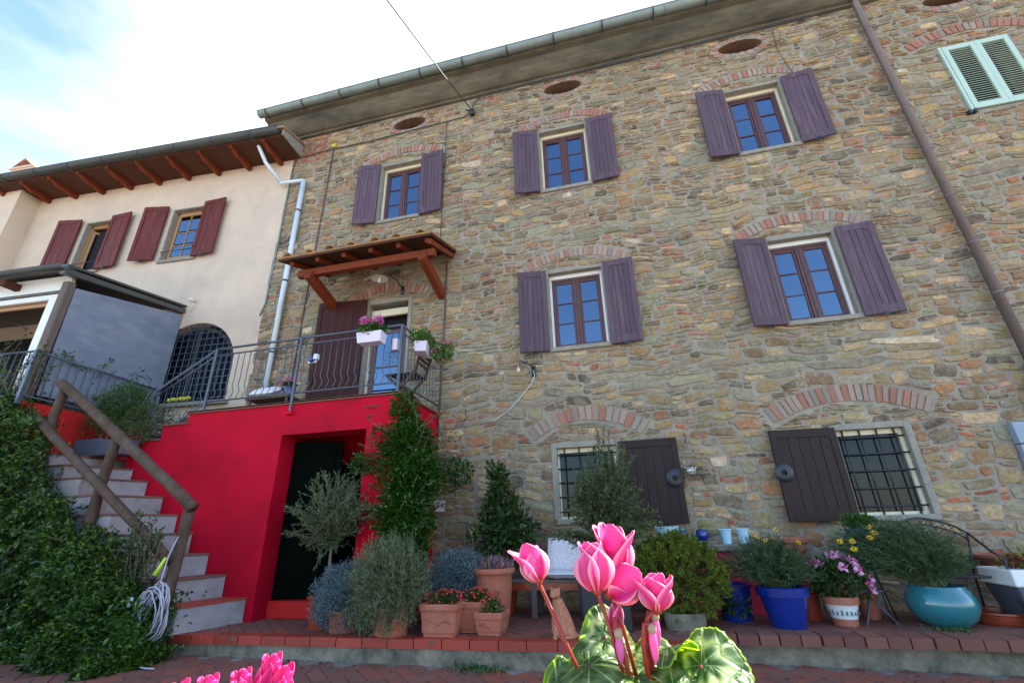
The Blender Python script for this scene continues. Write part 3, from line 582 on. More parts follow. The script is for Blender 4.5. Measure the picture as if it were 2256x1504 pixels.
cb = MB(); cb.tube([(-6.95, 6.97, 9.0), (-6.9, 6.965, 9.38), (-6.2, 6.965, 9.42), (-5.0, 6.965, 9.40), (-3.7, 6.965, 9.44), (-2.6, 6.96, 9.46), (-2.42, 6.90, 9.55)], .012, 6)
cb.tube([(-2.42, 6.90, 9.55), (-2.36, 6.93, 9.8), (-2.2, 6.93, 9.93), (0, 6.93, 9.955), (4.9, 6.93, 9.955)], .014, 6)
cb.tube([(-3.02, 6.965, 9.45), (-3.03, 6.965, 8.0), (-3.06, 6.965, 6.3)], .008, 6); cb.tube([(3.75, 6.97, 9.9), (3.72, 6.97, 9.3), (3.83, 6.97, 8.65)], .005, 5)
obj('wall_cable', cb, 'cable', H, True)
obj('wire_anchor', MB().box(-2.47, -2.37, 6.9, 7.0, 9.46, 9.58).tube([(-2.55, 6.93, 9.62), (-2.42, 6.9, 9.52), (-2.36, 6.93, 9.45)], .018, 6), 'black_iron', H, True)
wr = MB(); wr.tube([(-2.42, 6.88, 9.55), (-2.27, 5.0, 8.19), (-2.13, 3.0, 6.86), (-1.95, 0.5, 5.35), (-1.7, -3.0, 3.4 + .3), (-1.4, -7, 2.6)], .011, 5); wr.tube([(-2.42, 6.86, 9.56), (-2.275, 5.0, 8.20), (-2.14, 3.0, 6.875), (-1.95, 0.5, 5.37)], .006, 5)
tag(obj('overhead_wire', wr, 'cable', None, True), 'thin overhead service wire rising from the house wall into the sky', 'wire')

# --- meter cabinet at the right edge
mc = thing('meter_cabinet', 'grey blue metal meter cabinet on the stone wall at the right edge', 'meter box', (5.1, 6.98, 1.22))
obj('cabinet_body', MB().box(4.70, 5.5, 6.90, 6.99, 1.22, 1.80), 'meter', mc, bevel=.006); obj('upper_panel', MB().box(4.70, 5.5, 6.89, 6.99, 1.81, 2.07), 'meter', mc, bevel=.006)
obj('flange', MB().lathe([(.05, 0), (.10, 0), (.11, .01), (.10, .02), (.05, .02)], n=18), 'enamel', mc, True, world=False).matrix_basis = Matrix.Translation((-.13, -.10, .72)) @ rotx(PI / 2).to_4x4()
obj('gas_pipe', MB().tube([(4.97, 6.97, 1.94), (4.97, 6.8, 1.94), (5.1, 6.72, 1.94)], .04, 12), 'meter', mc, True)

# ================================================================== CANOPY over the upper door
cn = thing('door_canopy', 'small tiled wooden canopy over the upper door, its tiles mossy', 'canopy', (-4.2, 7, 5.3))
obj('front_beam', MB().box(-5.48, -2.78, 6.08, 6.20, 5.36, 5.50), 'beam', cn, bevel=.008)
for x in (-5.20, -2.98):
    o = MB(); o.prism([(0, 0), (.16, 0), (.16, .2), (0, .2)], 0, 0.001); bb_ = MB().beam((x, 7.0, 5.06), (x, 6.02, 5.36), .14, .19); obj('bracket', bb_, 'beam', cn, bevel=.02)
for k in range(6):
    x = -5.5 + k * .53; obj('rafter', MB().beam((x, 7.0, 5.92), (x, 5.92, 5.56), .075, .085), 'beam', cn, bevel=.006)
obj('side_rafter', MB().beam((-2.80, 7.0, 5.90), (-2.80, 5.92, 5.53), .06, .10), 'beam', cn, bevel=.006)
bd = MB(); bd.beam((-4.22, 7.0, 5.985), (-4.22, 5.82, 5.59), 2.98, .03); obj('roof_boards', bd, 'beam_dark', cn)
bd = MB(); bd.beam((-4.22, 7.0, 6.02), (-4.22, 5.80, 5.62), 3.02, .03); crf = obj('tile_bed', bd, 'moss_tile', cn)
tm2 = tile_mesh('tile', 'moss_tile', .46, .105)
for k in range(7):
    for q in range(3):
        o = link('tile', tm2, crf); o.location = (-5.52 + k * .43 + random.uniform(-.02, .02), 5.82 + .36 * q, 5.615 + .36 * q * .335 + random.uniform(-.01, .01)); o.rotation_euler = (math.atan(.335), random.uniform(-.05, .05), random.uniform(-.05, .05))
def lamp(name, label, loc, ax, arm, cable=None):
    t = thing(name, label, 'lamp', loc); L_ = Vector(loc)
    obj('lamp_shade', MB().lathe([(.02, .035), (.05, .03), (.15, .0), (.155, -.004), (.15, -.003), (.05, .024), (.018, .028)], L_, 24), 'enamel', t, True)
    obj('bulb', MB().lathe([(.001, -.085), (.018, -.078), (.028, -.055), (.024, -.025), (.014, 0), (.014, .03)], L_, 12), 'bulb', t, True)
    obj('lamp_arm', MB().tube(arm, .011, 6).box(arm[-1][0] - .03, arm[-1][0] + .03, 6.965, 6.99, arm[-1][2] - .12, arm[-1][2] + .06), 'black_iron', t, True)
    if cable: obj('lamp_cable', MB().tube(cable, .006, 5), 'pvc', t, True)
lamp('wall_lamp', 'round enamel lamp with bare bulb hanging under the tiled door canopy', (-4.06, 6.55, 5.36), 0, [(-4.06, 6.55, 5.39), (-4.0, 6.6, 5.5), (-3.86, 6.8, 5.45), (-3.80, 6.98, 5.32)])
lamp('wall_lamp', 'round enamel wall lamp with dangling cable between the two middle stone arches and window', (-1.49, 6.66, 3.38), 0, [(-1.49, 6.66, 3.41), (-1.46, 6.7, 3.5), (-1.33, 6.85, 3.46), (-1.30, 6.98, 3.42)], [(-1.31, 6.96, 3.40), (-1.28, 6.93, 3.3), (-1.36, 6.95, 3.15), (-1.55, 6.96, 2.95), (-1.75, 6.96, 2.75), (-2.0, 6.965, 2.62), (-2.1, 6.97, 2.6)])

# ================================================================== CREAM HOUSE (turned 4 degrees about the seam)
TH = math.atan(.07)
Cr = thing('cream_house', 'cream stuccoed house with oxblood shutters and dark wooden eaves on the left', 'house', (-7.0, 7.0, 0), TH)
def co(name, mb, m, parent=Cr, **k): return obj(name, mb, m, parent, world=False, **k)
cw_ = [(-5.52, -4.72, 6.93, 8.36), (-2.99, -2.10, 6.93, 8.36)]
ar = [( -1.50 + 1.05 * math.cos(a), 4.15 + 1.05 * math.sin(a)) for a in [PI * k / 20 for k in range(21)]] + [(-2.55, 3.45), (-.45, 3.45)]
w = MB(); sheet(w, -7.41, -0.0, -.5, 9.5, cw_, [((-1.5, 4.15), ar)], .004, .22)
w.box(-15, -7.41, -.45, .3, -.5, 9.5); w.box(-15, .0, .24, 5, -.5, 9.4)
obj_w = co('wall', w, 'stucco')
b = MB()
for r in cw_: b.box(r[0], r[1], .20, .23, r[2], r[3])
b.box(-2.6, -.4, .19, .23, 3.4, 5.3); tag(co('interior_backing', b, 'dark'), kind='stuff')
# ragged plaster edge and lead strip along the seam
b = MB(); prev = None
for k in range(30):
    z = 2.6 + .22 * k; x = .02 + random.uniform(-.02, .05); b.box(-.06, x, -.016, .003, z, z + .225)
co('plaster_edge', b, 'stucco')
co('seam_pipe', MB().tube([(.05, -.03, 9.0), (.06, -.03, 7), (.05, -.03, 5.5), (-.02, -.03, 5.2)], .018, 6), 'zinc', smooth=True)
# eaves
e = MB(); e.box(-15, .18, -.72, 0, 9.40, 9.44); co('soffit_boards', e, 'beam_dark')
rm = MB(); pr_ = [(0, 0), (0, -.13), (-.12, -.15), (-.28, -.10), (-.45, -.12), (-.6, -.06), (-.70, -.05), (-.70, 0)]
n = len(pr_); rm.add([(x, y, z) for x in (-.04, .04) for y, z in pr_], [tuple(range(n))[::-1], tuple(range(n, 2 * n))] + [(k, (k + 1) % n, n + (k + 1) % n, n + k) for k in range(n)])
rme = rm.mesh('rafter', M['beam'])
for k in range(16): link('rafter', rme, Cr, world=False).location = (-.30 - .85 * k, 0, 9.40)
b = MB().add([(.19, .1, 9.42), (.19, -.74, 9.42), (.19, -.74, 9.58), (.19, .5, 9.9), (.23, .1, 9.42), (.23, -.74, 9.42), (.23, -.74, 9.58), (.23, .5, 9.9)], [(0, 1, 2, 3), (7, 6, 5, 4), (0, 4, 5, 1), (1, 5, 6, 2), (2, 6, 7, 3)]); co('verge_board', b, 'grey_plaster')
g = MB(); half_pipe(g, (-15, -.80, 9.53), (.17, -.80, 9.53), .10); g.tube([(-15, -.90, 9.53), (.17, -.90, 9.53)], .012, 6); gg = co('gutter', g, 'gutter_dark', smooth=True)
for k in range(15): link('bracket', bme, gg, world=False).location = (-.5 - k * 1.0, -.80, 9.52)
r_ = MB(); r_.add([(-15, -.8, 9.56), (.25, -.8, 9.56), (.25, 5, 11.3), (-15, 5, 11.3), (-15, -.8, 9.62), (.25, -.8, 9.62), (.25, 5, 11.36), (-15, 5, 11.36)], [(3, 2, 1, 0), (4, 5, 6, 7), (0, 1, 5, 4), (1, 2, 6, 5), (2, 3, 7, 6), (3, 0, 4, 7)]); rr_ = co('roof', r_, 'tile')
for k in range(64): o = link('tile', tme, rr_, world=False); o.location = (.15 - k * .235, -.76 + random.uniform(-.03, .03), 9.565 + random.uniform(-.02, .015)); o.rotation_euler = (math.atan(.3), random.uniform(-.04, .04), random.uniform(-.05, .05))
# chimney
ch = thing('chimney', 'stubby chimney with small clay tiles on the cream house roof', 'chimney', (-16.6, 6.6, 10.2)) if False else None
CX, CZ = -10.2, 11.74; cm = MB().box(CX - .42, CX + .42, .75, 1.35, 9.8, CZ).box(CX - .48, CX + .48, .7, 1.4, CZ, CZ + .06); cho = co('chimney', cm, 'stucco')
for sx in (-1, 1):
    tb = MB(); tb.add([(CX + sx * .38, .7, CZ + .07), (CX, .7, CZ + .38), (CX, 1.4, CZ + .38), (CX + sx * .38, 1.4, CZ + .07), (CX + sx * .33, .7, CZ + .07), (CX, .7, CZ + .32), (CX, 1.4, CZ + .32), (CX + sx * .33, 1.4, CZ + .07)], [(0, 1, 2, 3), (7, 6, 5, 4), (0, 4, 5, 1), (3, 2, 6, 7), (0, 3, 7, 4)])
    co('chimney_tile', tb, 'tile', cho)
# windows with oxblood shutters
for q, (x0, x1, z0, z1) in enumerate(cw_):
    surround(x0, x1, z0, z1, Cr, y=0.0, t=.03, sill=True)
for o in [c for c in Cr.children if c.name.startswith(('surround', 'sill'))]: o.matrix_parent_inverse = Matrix(); 
f = MB(); x0, x1, z0, z1 = cw_[1]; co('window', MB().box(x0, x0 + .07, .10, .16, z0, z1).box(x1 - .07, x1, .10, .16, z0, z1).box(x0, x1, .10, .16, z1 - .1, z1).box(x0, x1, .10, .16, z0, z0 + .08), 'pine', bevel=.003)
wl = co('window_sash', MB().box(x0 + .10, x0 + .15, .06, .10, z0 + .06, z1 - .1).box(x1 - .15, x1 - .10, .06, .10, z0 + .06, z1 - .1).box(x0 + .15, x1 - .15, .06, .10, z0 + .06, z0 + .12).box(x0 + .15, x1 - .15, .06, .10, z1 - .16, z1 - .10).box((x0 + x1) / 2 - .012, (x0 + x1) / 2 + .012, .065, .095, z0 + .12, z1 - .16).box(x0 + .15, x1 - .15, .067, .092, z0 + .42, z0 + .445).box(x0 + .15, x1 - .15, .067, .092, z0 + .78, z0 + .805), 'pine', bevel=.002)
for i in range(2):
    for j in range(3):
        xa = x0 + .15 + i * ((x1 - x0 - .3) / 2); co('pane', MB().box(xa + .004, xa + (x1 - x0 - .3) / 2 - .004, .078, .083, z0 + .125 + j * .36, z0 + .45 + j * .36 - .01), 'glass', wl)
x0, x1, z0, z1 = cw_[0]; co('window', MB().box(x0, x0 + .07, .10, .16, z0, z1).box(x1 - .07, x1, .10, .16, z0, z1).box(x0, x1, .10, .16, z1 - .1, z1).box(x0, x1, .10, .16, z0, z0 + .08), 'pine', bevel=.003)
sa = co('open_sash', MB().box(0, .05, -.02, .02, 0, 1.2).box(.30, .35, -.02, .02, 0, 1.2).box(.05, .30, -.02, .02, 0, .06).box(.05, .30, -.02, .02, 1.14, 1.2), 'pine'); sa.location = (x0 + .08, .12, z0 + .08); sa.rotation_euler = (0, 0, math.radians(55))
sa = co('open_sash', MB().box(-.05, 0, -.02, .02, 0, 1.2).box(-.35, -.30, -.02, .02, 0, 1.2).box(-.30, -.05, -.02, .02, 0, .06).box(-.30, -.05, -.02, .02, 1.14, 1.2), 'pine'); sa.location = (x1 - .08, .12, z0 + .08); sa.rotation_euler = (0, 0, math.radians(-50))
for x0, x1, z0, z1 in cw_:
    co('safety_bar', MB().tube([(x0 - .02, -.04, z0 + .22), (x1 + .02, -.04, z0 + .22)], .012, 6), 'black_iron', smooth=True)
    shutter(x0 - .14, -.06, z0 + .02, .60, 1.52, PI + math.radians(8), 'shutter_red', Cr, nplank=3); shutter(x1 - .02, -.06, z0 - .02, .60, 1.54, -math.radians(4), 'shutter_red', Cr, nplank=3)
# arched window with grille
aw = MB(); P_ = [(-.55, 3.45), (-.55, 4.15)] + [(-1.5 + .95 * math.cos(PI * k / 16), 4.15 + .95 * math.sin(PI * k / 16)) for k in range(17)] + [(-2.45, 3.45)]
aw.tube([(x, .12, z) for x, z in P_], .04, 6); aw.box(-1.53, -1.47, .1, .14, 3.45, 5.08); awo = co('window', aw, 'gutter_dark')
co('pane', MB().prism([(-.5, 3.46)] + [(-1.5 + 1.0 * math.cos(PI * k / 16), 4.15 + 1.0 * math.sin(PI * k / 16)) for k in range(17)] + [(-2.5, 3.46)], .14, .15), 'glass_dark', awo)
gr = MB()
for k in range(15):
    x = -.5 - .143 * k; dz = math.sqrt(max(0, 1.02 ** 2 - (x + 1.5) ** 2)); gr.tube([(x, .02, 3.44), (x, .02, 4.15 + dz)], .009, 5)
for k in range(12):
    z = 3.52 + .143 * k; hx = 1.04 if z < 4.15 else math.sqrt(max(0, 1.04 ** 2 - (z - 4.15) ** 2)); gr.tube([(-1.5 - hx, .008, z), (-1.5 + hx, .008, z)], .009, 5)
co('window_grille', gr, 'iron', smooth=True)
co('sill', MB().box(-2.7, -.35, -.10, .1, 3.36, 3.44), 'grey_plaster', bevel=.01)
obj('wall_spotlight', MB().sphere((0, 0, 0), (.05, .07, .05)).tube([(0, .03, 0), (0, .1, .03)], .02, 6).tube([(0, .03, -.02), (.03, .08, -.12), (-.05, .09, -.25)], .008, 5), 'enamel', Cr, True, world=False).location = (-1.72, -.09, 5.73)

# ================================================================== VERANDA in front of the cream house
V = thing('veranda', 'lean-to veranda with blue grey side sheet, white frame and brown roof edge at left', 'veranda', (-7.0, 7.0, 0), TH)
def vo(name, mb, m, parent=V, **k): return obj(name, mb, m, parent, world=False, **k)
vo('side_sheet', MB().add([(-1.95, -.02, 3.2), (-1.95, -2.03, 3.1), (-1.95, -2.05, 4.98), (-1.95, -.02, 5.42), (-1.93, -.02, 3.2), (-1.93, -2.03, 3.1), (-1.93, -2.05, 4.98), (-1.93, -.02, 5.42)], [(0, 1, 2, 3), (7, 6, 5, 4), (0, 4, 5, 1), (1, 5, 6, 2), (2, 6, 7, 3), (3, 7, 4, 0)]), 'panel')
vo('side_beam', MB().beam((-1.95, .0, 5.52), (-1.95, -2.32, 5.17), .12, .10), 'gutter_dark', bevel=.01)
vo('corner_post', MB().beam((-2.0, -2.12, 2.7), (-2.0, -2.12, 5.06), .13, .13), 'old_wood', bevel=.012)
vo('roof_sheet', MB().add([(-1.9, 0, 5.62), (-9, 0, 5.62), (-9, -2.3, 5.27), (-1.9, -2.3, 5.27), (-1.9, 0, 5.66), (-9, 0, 5.66), (-9, -2.3, 5.31), (-1.9, -2.3, 5.31)], [(0, 1, 2, 3), (7, 6, 5, 4), (0, 4, 5, 1), (1, 5, 6, 2), (2, 6, 7, 3), (3, 7, 4, 0)]), 'gutter_dark')
g = MB(); half_pipe(g, (-9, -2.36, 5.25), (-1.88, -2.36, 5.25), .07); vo('gutter', g, 'gutter_dark', smooth=True)
vo('rafter_end', MB().box(-3.25, -3.13, -2.3, -1.9, 5.06, 5.18), 'beam_dark', bevel=.01)
vo('fascia', MB().box(-9, -2.08, -2.06, -2.0, 4.97, 5.26), 'white', bevel=.004)
vo('door_frame', MB().box(-2.48, -2.14, -2.02, -1.96, 2.9, 4.94).box(-9, -2.48, -2.02, -1.96, 4.84, 4.94), 'white', bevel=.005)
vo('trim_strip', MB().box(-9, -2.10, -2.065, -2.06, 4.95, 4.975), 'gutter_dark')
vo('glazed_door', MB().box(-9, -2.55, -1.95, -1.90, 4.76, 4.84).box(-2.60, -2.50, -1.95, -1.88, 2.9, 4.76), 'pine', bevel=.003)
ds = vo('open_door_leaf', MB().box(-.08, 0, -.02, .02, 0, 1.85).box(-.75, -.67, -.02, .02, 0, 1.85).box(-.67, -.08, -.02, .02, 0, .5).box(-.67, -.08, -.02, .02, 1.76, 1.85), 'pine', bevel=.003); ds.location = (-2.62, -1.85, 2.92); ds.rotation_euler = (0, 0, math.radians(-62))
vo('pane', MB().box(-.67, -.08, -.004, .004, .5, 1.76), 'glass_dark', ds)
vo('interior', MB().box(-9, -1.97, -.12, -.10, 2.98, 5.2).box(-9, -7.3, -.52, -.50, 2.98, 5.25).box(-7.32, -7.30, -.5, -.12, 2.98, 5.25).box(-9, -8.9, -1.9, -.1, 2.9, 5.2), 'dark')
vo('floor_slab', MB().box(-9, -1.90, -2.18, -.004, 2.80, 2.98), 'red2', bevel=.008)
vo('base_wall', MB().box(-9, -1.66, -1.75, -.006, -.5, 2.80), 'red2', bevel=.01)
vo('base_wall_front', MB().box(-9, -2.2, -2.16, -1.76, -.5, 2.80), 'red2')

# fence round the veranda
fe = thing('iron_fence', 'plain iron fence with climbing shoots round the veranda edge', 'fence', (-7.0, 7.0, 0), TH)
def fo(name, mb, m, parent=fe, **k): return obj(name, mb, m, parent, world=False, **k)
fo('top_rail', MB().tube([(-9, -2.28, 3.74), (-1.86, -2.28, 3.74), (-1.86, -.05, 3.70)], .018, 6), 'iron', smooth=True); fo('bottom_rail', MB().tube([(-9, -2.28, 3.04), (-1.86, -2.28, 3.04), (-1.86, -.05, 3.02)], .014, 6), 'iron', smooth=True)
fo('corner_post', MB().box(-1.885, -1.835, -2.305, -2.255, 2.9, 3.76), 'iron')
fb = MB().tube([(0, 0, 3.04), (0, 0, 3.73)], .009, 5).mesh('bar', M['iron'], True)
for k in range(34): link('bar', fb, fe, world=False).location = (-1.98 - .13 * k, -2.28, 0)
for k in range(16): link('bar', fb, fe, world=False).location = (-1.86, -2.16 + .13 * k, 0)

# ================================================================== RED STAIR BLOCK AND STEPS
RB = thing('stair_block', 'red painted stair block with dark doorway and balcony on top', 'balcony', (-4.2, 6.2, 0))
DX0, DX1, DZ = -4.78, -3.42, 2.33
w = MB()
xs = [-7.55, -7.0, -6.55, DX0, DX1, -2.98]; tops = [2.40, 2.62, 2.79, 2.79, 2.79]
for i in range(5):
    z0 = DZ if i == 3 else 0
    if i == 3: w.box(xs[i], xs[i + 1], 5.56, 5.90, z0, 2.79)
    else: w.box(xs[i], xs[i + 1], 5.56, 5.90, z0, tops[i])
w.box(-3.16, -2.98, 5.90, 6.995, 0, 2.789); w.box(-7.6, -4.9, 5.90, 6.0, 0, 2.3)
obj('wall', w, 'red', RB)
obj('inner_wall', MB().box(-4.9, -4.86, 5.9, 7, 0, 2.79).box(-4.9, -3.1, 6.96, 6.98, 1.7, 2.79).box(-4.86, -3.16, 6.5, 6.55, 2.0, 2.79), 'red', RB)
tag(obj('interior_backing', MB().box(-4.86, -3.16, 6.9, 6.95, 0, 2.8), 'dark', RB), kind='stuff')
obj('floor_slab', MB().box(-6.55, -3.17, 5.905, 6.99, 2.6, 2.785).box(-6.58, -2.95, 5.53, 5.56, 2.775, 2.82).box(-6.58, -2.94, 5.53, 6.99, 2.79, 2.822), 'edge_brick_old', RB, bevel=.006)
for x0, x1, z in ((-7.58, -6.98, 2.40), (-7.03, -6.52, 2.62)): obj('tread', MB().box(x0, x1, 5.53, 6.95, z, z + .032), 'edge_brick_old', RB, bevel=.005)
obj('upper_step', MB().box(-7.55, -7.0, 5.90, 6.93, 2.1, 2.40).box(-7.0, -6.5, 5.90, 6.94, 2.1, 2.62), 'step', RB)
obj('door_threshold', MB().box(DX0, -4.0, 5.80, 6.6, 0, .20), 'red2', RB, bevel=.01)
ld = obj('metal_door', MB().box(0, .72, -.02, .02, 0, 2.05).box(.0, .05, -.03, -.02, 0, 2.05).box(.67, .72, -.035, -.02, 0, 2.05).box(.60, .63, -.03, -.02, .2, 1.95), 'darkdoor', RB, bevel=.004, world=False); ld.matrix_parent_inverse = wm(RB).inverted(); ld.location = (DX0 + .02, 5.86, .22); ld.rotation_euler = (0, 0, math.radians(14))
obj('door_handle', MB().tube([(.65, -.03, .95), (.65, -.07, .95), (.58, -.07, .95)], .01, 6), 'iron', ld, True, world=False)

LS = thing('stone_steps', 'grey plastered outside steps rising left from the brick terrace', 'steps', (-6.4, 5.15, 0))
tz = [.28, .54, .80, 1.06, 1.31, 1.56, 1.80, 1.99, 2.17]; txx = [-4.89, -5.27, -5.61, -5.96, -6.29, -6.63, -7.0, -7.35, -7.72]
for i in range(9):
    z0 = 0 if i == 0 else tz[i - 1] - .01; xb = txx[i + 1] - .25 if i < 8 else -8.85; ya, yb = (4.80, 5.552)
    if i == 8: ya, yb = 4.80, 6.9
    sk = .24; ztop = tz[i] - .022
    v = [(txx[i], yb, z0), (txx[i] - sk, ya, z0), (xb - sk, ya, z0), (xb, yb, z0)]; v += [(a, b_, ztop) for a, b_, _ in v]
    obj('step', MB().add(v, [(0, 1, 2, 3)[::-1], (4, 5, 6, 7)[::-1], (0, 4, 5, 1), (1, 5, 6, 2), (2, 6, 7, 3), (3, 7, 4, 0)]), 'step', LS, bevel=.008)
    v = [(txx[i] + .012, yb, ztop), (txx[i] - sk + .012, ya - .012, ztop), (xb - sk, ya - .012, ztop), (xb, yb, ztop)]; v += [(a, b_, tz[i]) for a, b_, _ in v]
    obj('tread', MB().add(v, [(0, 1, 2, 3)[::-1], (4, 5, 6, 7)[::-1], (0, 4, 5, 1), (1, 5, 6, 2), (2, 6, 7, 3), (3, 7, 4, 0)]), 'edge_brick_old' if i else 'edge_brick', LS, bevel=.004)
sb = MB()
for i in range(9): sb.box(txx[i] - (.95 if i == 8 else .62), txx[i] - .26, 4.83, 5.54, 0, tz[i] - .03)
obj('stair_core', sb, 'concrete', LS)
pb = thing('planter_box', 'dark blue grey trough planter on the stair landing', 'planter', (-7.8, 5.35, 2.17))
obj('trough', MB().box(-8.30, -7.78, 5.25, 5.50, 2.17, 2.44).box(-7.74, -7.28, 5.22, 5.48, 2.17, 2.40), 'wicker', pb, bevel=.01)
P, D = blob((-7.9, 5.5, 2.95), (.62, .35, .55), 5200, nclump=22, cl=.38, up=.4); foliage('foliage', P, D, .055, .016, 'l_dark', pb, colors=[(1, 1, 1), (1.5, 1.5, 1.2)], hue=(.08, (2.0, 1.7, .8)))
P, D = blob((-7.35, 5.55, 2.7), (.38, .3, .42), 2400, nclump=12, cl=.4, up=.5); foliage('foliage', P, D, .06, .012, 'l_olive', pb)
stem_mesh('stems', [np.array([(-7.9 + .1 * k, 5.4, 2.35), (-7.9 + .2 * k, 5.45, 2.8), (-7.9 + .25 * k, 5.5, 3.2)]) for k in (-1, 0, 1, 2)], .012, 'stem', pb)

LR = thing('log_handrail', 'weathered round log handrail beside the grey steps', 'handrail', (-6.6, 4.72, 0))
def logtube(a, b, r, n=12, seg=7):
    a, b = Vector(a), Vector(b); return [a.lerp(b, k / seg) + Vector((random.uniform(-.006, .006), random.uniform(-.006, .006), random.uniform(-.006, .006))) for k in range(seg + 1)], [r * random.uniform(.95, 1.05) for k in range(seg + 1)], n
for a, bb, r in (((-5.19, 4.71, 1.34), (-5.25, 4.71, -.2), .062), ((-6.70, 4.72, 2.24), (-6.76, 4.72, .7), .062), ((-8.02, 4.72, 3.10), (-8.06, 4.72, 1.6), .062)):
    p, rs, n = logtube(a, bb, r); obj('post', MB().tube(p, rs, n), 'log', LR, True)
for a, bb, r in (((-8.08, 4.69, 3.19), (-5.10, 4.68, 1.34), .066), ((-8.25, 4.64, 2.66), (-5.22, 4.64, .76), .058)):
    p, rs, n = logtube(a, bb, r, 12, 12); obj('rail', MB().tube(p, rs, n), 'log', LR, True)

# iron balcony railing
BRl = thing('balcony_railing', 'grey blue iron railing with curved balusters round the red balcony', 'railing', (-4.7, 5.6, 2.8))
for x, y, z0, z1 in ((-6.32, 5.58, 2.80, 3.84), (-4.69, 5.54, 2.66, 3.84), (-3.0, 5.58, 2.82, 3.86), (-7.40, 5.58, 2.2, 3.22)):
    obj('post', MB().box(x - .017, x + .017, y - .017, y + .017, z0, z1), 'iron', BRl, bevel=.003)
obj('foot_plate', MB().box(-4.75, -4.63, 5.50, 5.555, 2.62, 2.67), 'red', BRl)
for z, r in ((3.85, .019), (3.74, .013), (2.96, .013)):
    obj('rail', MB().tube([(-6.32, 5.58, z), (-3.0, 5.58, z)], r, 8), 'iron', BRl, True); obj('rail', MB().tube([(-3.0, 5.58, z), (-3.0, 6.97, z)], r, 8), 'iron', BRl, True)
obj('rail', MB().tube([(-6.32, 5.58, 3.85), (-7.40, 5.58, 3.22), (-7.46, 5.58, 3.12), (-7.42, 5.58, 3.0)], .019, 8), 'iron', BRl, True); obj('rail', MB().tube([(-6.32, 5.58, 3.74), (-7.38, 5.58, 3.12)], .012, 8), 'iron', BRl, True)
obj('rail', MB().tube([(-6.36, 5.58, 2.93), (-7.38, 5.58, 2.30)], .012, 8), 'iron', BRl, True)
def balu(h, d): return MB().tube([(0, 0, 0), (0, 0, .05), (d * .8, 0, .10), (d, 0, .14), (d * .2, 0, .19), (-d * .3, 0, .24), (0, 0, .32), (0, 0, h)], .0065, 5)
bme1 = balu(.79, .035).mesh('baluster', M['iron'], True)
for k in range(29):
    x = -6.32 + .113 * (k + 1)
    if abs(x + 4.69) < .04 or x > -3.03: continue
    link('baluster', bme1, BRl).location = (x, 5.58, 2.96)
for k in range(11): o = link('baluster', bme1, BRl); o.location = (-3.0, 5.58 + .118 * (k + 1), 2.96); o.rotation_euler = (0, 0, PI / 2)
for k in range(8):
    x = -6.45 - .118 * k; z = 2.88 + (x + 6.45) * .618; o = link('baluster', bme1, BRl); o.location = (x, 5.58, z)

# ================================================================== TERRACE, GROUND
def ground_z(x): return -0.19 - 0.011 * (x + 4.5)
gr = MB(); gv = []; nx_, ny_ = 60, 60
xs = [-300, -60, -20] + [-14 + .5 * k for k in range(60)] + [25, 60, 300]; ys = [-300, -60, -15] + [-5 + .5 * k for k in range(28)] + [15, 60, 300]
vs = [(x, y, ground_z(max(-14, min(16, x))) - .012) for y in ys for x in xs]; nx_ = len(xs)
gr.add(vs, [(j * nx_ + i, j * nx_ + i + 1, (j + 1) * nx_ + i + 1, (j + 1) * nx_ + i) for j in range(len(ys) - 1) for i in range(nx_ - 1)])
ground = tag(obj('ground', gr, 'grout'), kind='structure')
PV = MB().box(-.5, .5, -.5, .5, -.5, .5).mesh('brick', M['paver'])
def herring(test, z, parent, W_, ang, limit, key, name='brick'):
    c, s = math.cos(ang), math.sin(ang); out = []
    for r in range(-90, 90):
        for q in range(-90, 90):
            k = (q - r) % 4
            if k == 0: cx, cy, hz = q + 1, r + .5, True
            elif k == 3: cx, cy, hz = q + .5, r + 1, False
            else: continue
            x, y = (cx * c - cy * s) * W_, (cx * s + cy * c) * W_; x += test[1]; y += test[2]
            if test[0](x, y): out.append((x, y, hz))
    out.sort(key=lambda p: key(p)); mbs = MB()
    for i, (x, y, hz) in enumerate(out):
        zz = (z(x) if callable(z) else z) + random.uniform(-.0025, .0025); a = ang + (0 if hz else PI / 2); L_, w_ = 2 * W_ - .010, W_ - .010
        if i < limit:
            o = link(name, PV, parent); o.location = (x, y, zz - .02); o.scale = (L_, w_, .04); o.rotation_euler = (random.uniform(-.006, .006), random.uniform(-.006, .006), a)
        else:
            dx, dy = math.cos(a), math.sin(a); v = [(x + dx * L_ / 2 * i_ - dy * w_ / 2 * j_, y + dy * L_ / 2 * i_ + dx * w_ / 2 * j_, zz + k_) for k_ in (-.03, 0) for i_, j_ in ((-1, -1), (1, -1), (1, 1), (-1, 1))]
            mbs.add(v, [(0, 3, 2, 1), (4, 5, 6, 7), (0, 1, 5, 4), (1, 2, 6, 5), (2, 3, 7, 6), (3, 0, 4, 7)])
    if mbs.v: tag(obj('small_pavers', mbs, 'paver', parent), kind='stuff')
def edgeY(x): return 4.80 + .04 * (x + 5) if x < .45 else 5.58
vis = lambda p: 0 if view(p[0], p[1], -.2) else 1
herring((lambda x, y: -9 < x < 5.5 and 3.0 < y < edgeY(x) - .02, 0, 4), ground_z, ground, .145, math.radians(45), 300, lambda p: (vis(p), (p[0]) ** 2 + p[1] ** 2))
